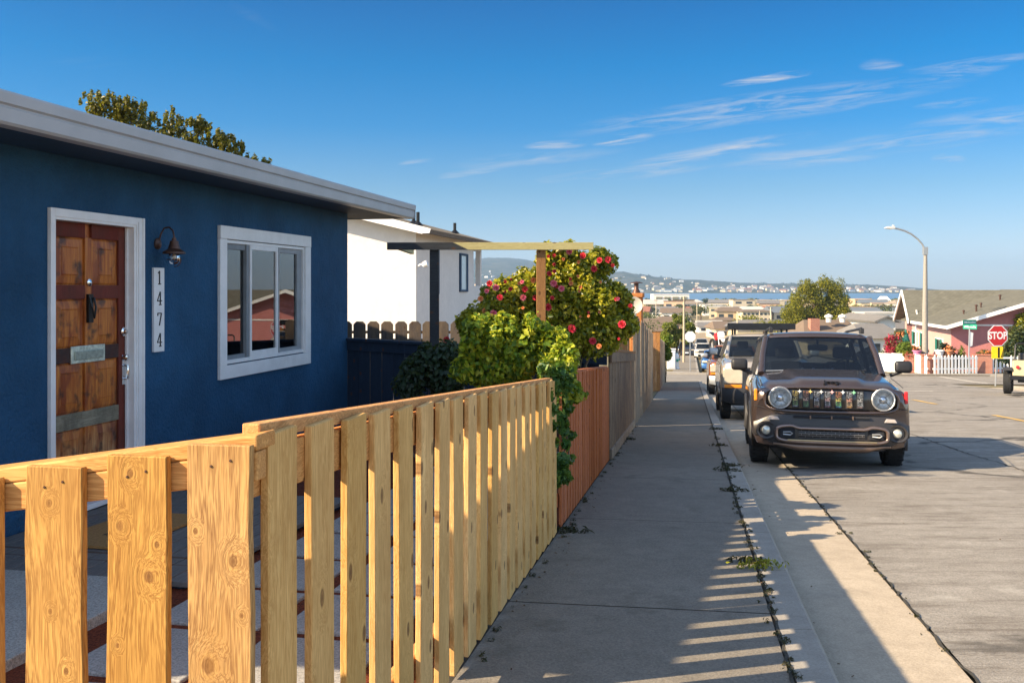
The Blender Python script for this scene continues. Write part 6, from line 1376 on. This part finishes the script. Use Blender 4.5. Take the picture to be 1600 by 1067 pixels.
# trees of the town
def cheap_tree(label, px, py_top, w_px, Y, mat, n, ls, seed, name='tree', group='trees of the town', kind='round', base=None):
    s_ = Y/F; gz = base if base is not None else G(Y)-.2; top = CAMZ-(py_top-HY)*s_; h = top-gz; w = w_px*s_; o = thing(name, label, 'tree', ((px-CX)*s_, Y, gz), 0, group)
    g = random.Random(seed); cl = []
    for q in range(9):
        a = g.uniform(0, 6.3); rr = g.uniform(0, .33)*w; z = h*(.55+.27*g.random()); r_ = w*g.uniform(.16, .27); cl.append((rr*math.cos(a), rr*math.sin(a), z, r_, r_, min(h*.2, r_*.8)))
    cl.append((0, 0, h*.84, w*.22, w*.22, h*.15))
    leaves('crown', cl, n, ls, mat, o, seed, .6); MB().tube([(0, 0, 0), (.1, 0, h*.6)], [w*.045+.08, w*.02+.04], 6).build('trunk', M['bark'], o); return o
k = 0
for ring_, (Ya, Yb, n) in enumerate(((120, 190, 12), (190, 330, 26), (330, 560, 40), (560, 880, 40))):
    for _ in range(n):
        Y = g.uniform(Ya, Yb); px = g.uniform(1000, 1420) if g.random() < .9 else g.uniform(740, 1000)
        if Y < 320 and 1075 < px < 1165: continue
        hh_ = g.uniform(3.5, 7.5); top = max(HY+(CAMZ-(G(Y)+hh_))/Y*F, 499 if Y < 190 else 486 if Y < 330 else 476 if Y < 560 else 466)
        side = 'left of the road' if px < 1100 else ('left of the cypress' if px < 1230 else 'right of the cypress')
        cheap_tree('%s tree among the roofs %s, %s' % (('low spreading' if hh_ < 5.2 else 'taller'), ['nearest', 'in the near middle', 'in the middle distance', 'far off by the water'][ring_], side), px, top, g.uniform(5, 10)/Y*F, Y, M['leaf_mix'] if g.random() < .7 else M['leaf_cyp'], [500, 350, 220, 140][ring_], [.35, .5, .8, 1.2][ring_], 500+k); k += 1
# the large cypress
Yt = 138.; s_ = Yt/F; T0 = Vector(((1282-CX)*s_, Yt, G(Yt)-.2)); cy = thing('monterey_cypress', 'large rounded golden-green cypress above the brown SUV', 'tree', T0)
cl = []
for (px, py, rx, ry) in ((1262, 452, 17, 12), (1285, 447, 18, 11), (1303, 452, 14, 12), (1249, 466, 16, 12), (1270, 468, 16, 10), (1313, 468, 14, 12), (1243, 482, 16, 11), (1262, 487, 18, 10), (1310, 485, 17, 11), (1322, 492, 12, 10), (1292, 488, 14, 9), (1240, 500, 14, 9), (1262, 503, 18, 9), (1288, 506, 16, 9), (1312, 503, 16, 9), (1272, 458, 14, 9), (1300, 462, 10, 8), (1232, 492, 9, 8), (1280, 497, 16, 9), (1285, 478, 14, 9), (1296, 474, 11, 9), (1250, 492, 16, 10), (1300, 497, 18, 10), (1275, 512, 24, 9), (1312, 512, 18, 8), (1245, 512, 20, 8)):
    for dd in (-.5, .6): cl.append(((px-1282)*s_+dd*.4, dd*2.2, CAMZ-(py-HY)*s_-T0.z, rx*s_*.80, rx*s_*.9, ry*s_*.72))
leaves('crown', sprigs(cl, 3, .4, .8, 92, .92), 40000, .22, M['leaf_cyp'], cy, 61, .82, .5, 1.6)
limbs('trunk', (0, 0, 0), [(c[0]*.8, c[1]*.8, c[2]*.95) for c in cl[::3]], .45, M['bark'], cy, 9)
# cypress-like tree left of the utility pole
Yt = 82.; s_ = Yt/F; T0 = Vector(((1057-CX)*s_, Yt, G(Yt)-.2)); wt_ = thing('windswept_tree', 'spreading green tree behind the utility pole on the left pavement', 'tree', T0); cl = []
for (px, py, rx, ry) in ((1045, 510, 15, 9), (1062, 500, 13, 9), (1075, 508, 12, 8), (1040, 524, 14, 10), (1060, 522, 16, 11), (1078, 520, 10, 8), (1050, 536, 12, 9), (1084, 514, 6, 5), (1055, 494, 6, 5), (1072, 532, 10, 8)):
    cl.append(((px-1057)*s_, rnd.uniform(-.5, .5), CAMZ-(py-HY)*s_-T0.z, rx*s_*.8, rx*s_*.8, ry*s_*.75))
leaves('crown', cl, 6500, .20, leafmat('windswept_foliage', [(.05, .08, .012), (.13, .17, .02), (.30, .30, .03)], .3), wt_, 62, .6, .5, 3.0); limbs('trunk', (0, 0, 0), [(c[0]*.9, c[1], c[2]*.9) for c in cl], .16, M['bark'], wt_, 10)
# distant lamp posts / poles
for i, (px, pyt, pyb, Y) in enumerate(((1204, 480, 512, 190), (1152, 487, 520, 175), (1025, 468, 500, 330), (1089, 474, 500, 300), (1187, 486, 500, 300))):
    s_ = Y/F; p = P(px, pyb, Y); o = thing('utility_pole', ['pale pole in front of the long pale garage wall', 'thin pole left of the long pale garage wall', 'far thin pole beside the white apartment building', 'far thin pole in front of the bay water', 'far thin pole before the cream two-storey building'][i], 'utility pole', (p.x, Y, G(Y)), 0)
    MB().tube([(0, 0, 0), (0, 0, CAMZ-(pyt-HY)*s_-G(Y))], .12, 6).build('pole', W_[0], o); MB().box(-.5, .5, -.05, .05, CAMZ-(pyt+2-HY)*s_-G(Y), CAMZ-(pyt+1-HY)*s_-G(Y)).build('cross_arm', M['bark'], o)
# far shore hills
def hillmesh(name, prof, Yr, depth, shore, mat, nx=160, seed=1, amp=.05):
    m = MB(); g = np.random.default_rng(seed); ph = g.random(12)*6.3
    def top(px):
        for (a, b), (c, d) in zip(prof, prof[1:]):
            if px <= c: t = (px-a)/(c-a); t = t*t*(3-2*t)*.5+t*.5; return b+(d-b)*t
        return prof[-1][1]
    x0, x1 = prof[0][0], prof[-1][0]
    def f(u, v):
        px = x0+(x1-x0)*u; X = (px-CX)/F*Yr; Z = CAMZ+(HY-top(px))/F*Yr; base = -12.9
        s = math.sin(v*math.pi/2)**.9 if v < .999 else 1
        y = Yr-depth+depth*v+shore*.06*math.sin(px*.03+ph[0])*(1-v)
        n_ = sum(math.sin(px*(.05+.04*k)+v*(5+3*k)+ph[k])/(k+1) for k in range(6))
        return (X*(1-(1-v)*depth/Yr*.0), y, base+(Z-base)*s*(1+amp*n_*(.3+.7*v)*(1 if v < .98 else .5)))
    m.grid(f, nx, 14)
    def f2(u, v): a = f(u, 1); return (a[0], a[1]+v*900, a[2]+(-12.9-a[2])*v)
    m.grid(f2, nx, 4); return tag(m.build(name, mat, smooth=80, fixn=True), kind='structure')
t = NT('wooded_far_hills'); v = t.co('Object', (.02, .02, .03)); n1 = t.noise(v, 1.2, 8, .75); c = t.mix(t.ramp(n1, [(.42, 0.), (.62, 1.)]), (.035, .045, .025), (.11, .10, .065)); t.set(c, .95, spec=.1); M['hill'] = t.mat
prof1 = [(-1500, 452), (-200, 435), (300, 425), (600, 412), (700, 407), (760, 404), (790, 404.5), (830, 411), (870, 419), (930, 426), (1050, 438), (1300, 452), (1500, 458)]
prof2 = [(-1500, 455), (500, 440), (800, 432), (930, 427.5), (975, 426.5), (1000, 430), (1050, 436), (1100, 440), (1160, 443), (1220, 444), (1290, 444.5), (1330, 445), (1355, 446), (1375, 448.5), (1400, 451), (1450, 454), (1600, 456), (3200, 457)]
hillmesh('far_hills', prof1, 4300, 1500, 100, M['hill'], 200, 3)
hillmesh('near_hills', prof2, 3100, 620, 100, M['hill'], 240, 4, .06)
# tree masses on the ridge: rough skyline
for nm, prof, Yr, n_ in (('ridge_trees', prof2, 3050, 5200), ('peak_trees', prof1, 4250, 2500)):
    def top(px):
        for (a, b), (c_, d) in zip(prof, prof[1:]):
            if px <= c_: return b+(d-b)*(px-a)/(c_-a)
    cl = []; gg = random.Random(5)
    for _ in range(260):
        px = gg.uniform(735, 1440) if nm == 'ridge_trees' else gg.uniform(735, 1000); v_ = gg.random()
        r = gg.uniform(5, 11); z = CAMZ+(HY-top(px))/F*Yr-gg.random()**2*14+1; cl.append(((px-CX)/F*Yr, Yr-10, z-r*.3, r*1.6, r, r*.6))
    o = leaves(nm, cl, n_, 7., plain('far_tree_crowns', (.035, .045, .03), .95, var=.3, scale=.02), None, 66, .5); tag(o, 'woods along the crest of the far hills' if nm == 'ridge_trees' else 'woods on the higher bluish hill at the left', 'woods', kind='stuff')
# houses on the far shore (small)
gg = random.Random(9); P2 = []
meshes = []
for i in range(18):
    m = MB(); w, d, h = gg.uniform(9, 22), 10, gg.uniform(5, 9); rr = gg.uniform(2, 4); m.box(-w/2, w/2, 0, d, -6, h, 0); m.add([(-w/2-.5, -.5, h), (w/2+.5, -.5, h), (w/2+.5, d+.5, h), (-w/2-.5, d+.5, h), (-w/2+2, d/2, h+rr), (w/2-2, d/2, h+rr)], [(0, 1, 5, 4), (2, 3, 4, 5), (1, 2, 5), (3, 0, 4)], 1)
    me = bpy.data.meshes.new('shore_house'); me.from_pydata(m.v, [], m.f); me.materials.append(W_[i % 6] if i % 3 else W_[1]); me.materials.append(R_[(i*5) % 6]); me.polygons.foreach_set('material_index', m.m); meshes.append(me)
dg = bpy.context.evaluated_depsgraph_get(); nh = bpy.data.objects['near_hills']
from mathutils.bvhtree import BVHTree
bv1 = BVHTree.FromObject(nh, dg); bv2 = BVHTree.FromObject(bpy.data.objects['far_hills'], dg)
for k in range(285):
    px = gg.uniform(742, 1425); up = gg.random()**1.8
    low = 456.5; tp = [b for a, b in prof2 if a <= px][-1]; hi = tp+3; py = low-(low-hi)*up*.95
    if px < 960 and gg.random() < .4: py = gg.uniform(425, 440)
    d = Vector(((px-CX)/F, 1, -(py-HY)/F)).normalized(); hit = bv1.ray_cast(Vector((0, 0, CAMZ)), d); h2 = bv2.ray_cast(Vector((0, 0, CAMZ)), d)
    if hit[0] is None: hit = h2
    if hit[0] is None: continue
    o = bpy.data.objects.new('shore_house', meshes[gg.randrange(18)]); COL.objects.link(o); o.location = hit[0]+Vector((0, 0, 0)); sc = gg.uniform(.45, 1.05)*(1.0 if py > 450 else .7); o.scale = (sc,)*3; o.rotation_euler = (0, 0, gg.uniform(-.6, .6))
    tag(o, 'tiny pale house among the trees of the far shore across the bay', 'house', 'tiny houses across the bay')
# haze
m = MB(); m.box(-3600, 3600, -320, 5300, -16, 142); hz = m.build('haze', None or bpy.data.materials.new('haze')); hz['kind'] = 'stuff'; tag(hz, 'thin pale sea haze over the town and the bay', 'haze')
hm = hz.data.materials[0]; hm.use_nodes = True; nt_ = hm.node_tree; nt_.nodes.clear(); ou = nt_.nodes.new('ShaderNodeOutputMaterial'); pv = nt_.nodes.new('ShaderNodeVolumePrincipled'); pv.inputs['Color'].default_value = (.44, .69, 1, 1); pv.inputs['Density'].default_value = .00017; pv.inputs['Anisotropy'].default_value = .2
nt_.links.new(pv.outputs[0], ou.inputs['Volume'])
SKYC = [(0., (.43, .46, .53)), (.033, (.37, .42, .54)), (.0995, (.20, .33, .45)), (.164, (.045, .27, .47)), (.225, (.0, .245, .46)), (.285, (.0, .20, .42)), (.42, (.25, .42, .5)), (.62, (1.15, .95, .74))]
# ================================================================== LIGHT, SKY, CAMERA
SUN_EL = R(31.5); sd = Vector((-.952, -.307, 0)).normalized()
vec = Vector((sd.x*math.cos(SUN_EL), sd.y*math.cos(SUN_EL), math.sin(SUN_EL)))
sun = bpy.data.lights.new('sun', 'SUN'); sun.energy = 5.0; sun.angle = R(.5); sun.color = (1, .80, .54)
so = bpy.data.objects.new('sun', sun); COL.objects.link(so); so.rotation_euler = (-vec).to_track_quat('-Z', 'Y').to_euler()
w = bpy.data.worlds.new('World'); S.world = w; w.use_nodes = True; nt = w.node_tree
bg = nt.nodes['Background']; bg.inputs[1].default_value = .122
sk = nt.nodes.new('ShaderNodeTexSky'); sk.sky_type = 'NISHITA'; sk.sun_disc = False; sk.sun_elevation = SUN_EL; sk.sun_rotation = math.atan2(sd.x, sd.y)
sk.air_density = 1.0; sk.dust_density = .35; sk.ozone_density = 2.2; sk.altitude = 50
hs = nt.nodes.new('ShaderNodeHueSaturation'); hs.inputs['Saturation'].default_value = .85; nt.links.new(sk.outputs[0], hs.inputs['Color']); SKYOUT = hs.outputs[0]
# thin cirrus, placed by compass direction and height above the horizon
def N(typ, **k):
    n = nt.nodes.new(typ)
    for a, b in k.items(): setattr(n, a, b)
    return n
def MT(op, a, b=0.):
    n = N('ShaderNodeMath', operation=op)
    for i, v in enumerate((a, b)):
        if isinstance(v, (int, float)): n.inputs[i].default_value = v
        else: nt.links.new(v, n.inputs[i])
    return n.outputs[0]
tc = N('ShaderNodeTexCoord'); sx = N('ShaderNodeSeparateXYZ'); nt.links.new(tc.outputs['Generated'], sx.inputs[0])
yy = MT('MAXIMUM', sx.outputs[1], .05); U = MT('DIVIDE', sx.outputs[0], yy); V = MT('DIVIDE', sx.outputs[2], yy)
mr = N('ShaderNodeMapRange', interpolation_type='SMOOTHSTEP'); mr.inputs[1].default_value = .0; mr.inputs[2].default_value = .72; nt.links.new(sx.outputs[1], mr.inputs[0]); FWD = mr.outputs[0]
# elevation-wise correction of the clear-sky model (hazy low sky, deep polarised blue above)
el = MT('MAXIMUM', sx.outputs[2], 0.); er = N('ShaderNodeValToRGB'); nt.links.new(el, er.inputs[0]); ce = er.color_ramp.elements
stops = SKYC
while len(ce) < len(stops): ce.new(.5)
for e_, (p_, c_) in zip(ce, stops): e_.position = p_; e_.color = (*c_, 1)
cm = N('ShaderNodeMix', data_type='RGBA', blend_type='MULTIPLY'); nt.links.new(FWD, cm.inputs[0]); nt.links.new(hs.outputs[0], cm.inputs[6]); nt.links.new(er.outputs[0], cm.inputs[7]); SKYOUT = cm.outputs[2]
cl = None
# streak clouds: (centre u, centre v, half length, half width, slope, strength)
streaks = [(.26, .188, .22, .014, .13, .50), (.045, .149, .035, .0042, .06, 1.0), (.117, .155, .035, .0045, .13, .95), (.03, .135, .10, .006, .1, .28), (.215, .142, .11, .007, .17, .65), (.12, .120, .10, .0055, .08, .5), (.265, .218, .05, .005, .13, .85), (.31, .136, .10, .009, .10, .45),
           (.43, .155, .12, .010, .10, .40), (.50, .176, .10, .010, .12, .40), (.46, .192, .045, .004, .08, .35), (.47, .223, .05, .008, .2, .40), (.49, .235, .09, .0045, .13, .40), (.455, .135, .02, .005, .0, .7), (-.035, .122, .03, .003, .1, .45), (-.06, .117, .02, .003, .1, .40), (-.10, .13, .02, .003, .1, .35), (.385, .232, .025, .006, .05, .45), (-.27, .283, .03, .006, -.5, .03), (-.44, .235, .05, .006, 0, .04)]
nv = N('ShaderNodeCombineXYZ'); nt.links.new(MT('MULTIPLY', U, 11.), nv.inputs[0]); nt.links.new(MT('MULTIPLY', MT('SUBTRACT', V, MT('MULTIPLY', U, .12)), 120.), nv.inputs[1])
nz = N('ShaderNodeTexNoise'); nz.inputs['Scale'].default_value = 1.0; nz.inputs['Detail'].default_value = 7; nz.inputs['Roughness'].default_value = .68; nz.inputs['Distortion'].default_value = .8; nt.links.new(nv.outputs[0], nz.inputs['Vector'])
nw = N('ShaderNodeTexNoise'); nw.inputs['Scale'].default_value = .5; nw.inputs['Detail'].default_value = 5; nt.links.new(nv.outputs[0], nw.inputs['Vector'])
wob = MT('MULTIPLY', MT('SUBTRACT', nw.outputs[0], .5), .012)
for (cu, cv, hl, hw, sl, am) in streaks:
    du = MT('SUBTRACT', U, cu); dv = MT('ADD', MT('SUBTRACT', MT('SUBTRACT', V, cv), MT('MULTIPLY', du, sl)), wob)
    e = MT('ADD', MT('POWER', MT('ABSOLUTE', MT('DIVIDE', du, hl)), 2.), MT('POWER', MT('ABSOLUTE', MT('DIVIDE', dv, hw*1.25)), 2.))
    gk = MT('MULTIPLY', MT('MAXIMUM', MT('SUBTRACT', 1., e), 0.), am)
    cl = gk if cl is None else MT('MAXIMUM', cl, gk)
rp = N('ShaderNodeValToRGB'); rp.color_ramp.elements[0].position = .42; rp.color_ramp.elements[1].position = .70; nt.links.new(nz.outputs[0], rp.inputs[0])
fac = MT('MINIMUM', MT('MULTIPLY', MT('MULTIPLY', cl, rp.outputs[0]), 1.5), .85)
mx = N('ShaderNodeMix', data_type='RGBA'); nt.links.new(fac, mx.inputs[0]); nt.links.new(SKYOUT, mx.inputs[6]); mx.inputs[7].default_value = (2.3, 2.35, 2.5, 1)
nt.links.new(mx.outputs[2], bg.inputs[0])
cam = bpy.data.cameras.new('camera'); co = bpy.data.objects.new('camera', cam); COL.objects.link(co)
co.location = (0, 0, CAMZ); co.rotation_euler = (R(90), 0, 0); cam.sensor_width = 36; cam.lens = 36*F/1600; cam.shift_y = -(533.5-HY)/1600; cam.clip_end = 20000; cam.clip_start = .05
S.camera = co
S.view_settings.view_transform = 'Standard'; S.view_settings.look = 'None'; S.view_settings.exposure = 1.26; S.view_settings.gamma = 1
S.cycles.use_denoising = True; S.cycles.max_bounces = 8; S.cycles.transparent_max_bounces = 16; S.cycles.volume_bounces = 0
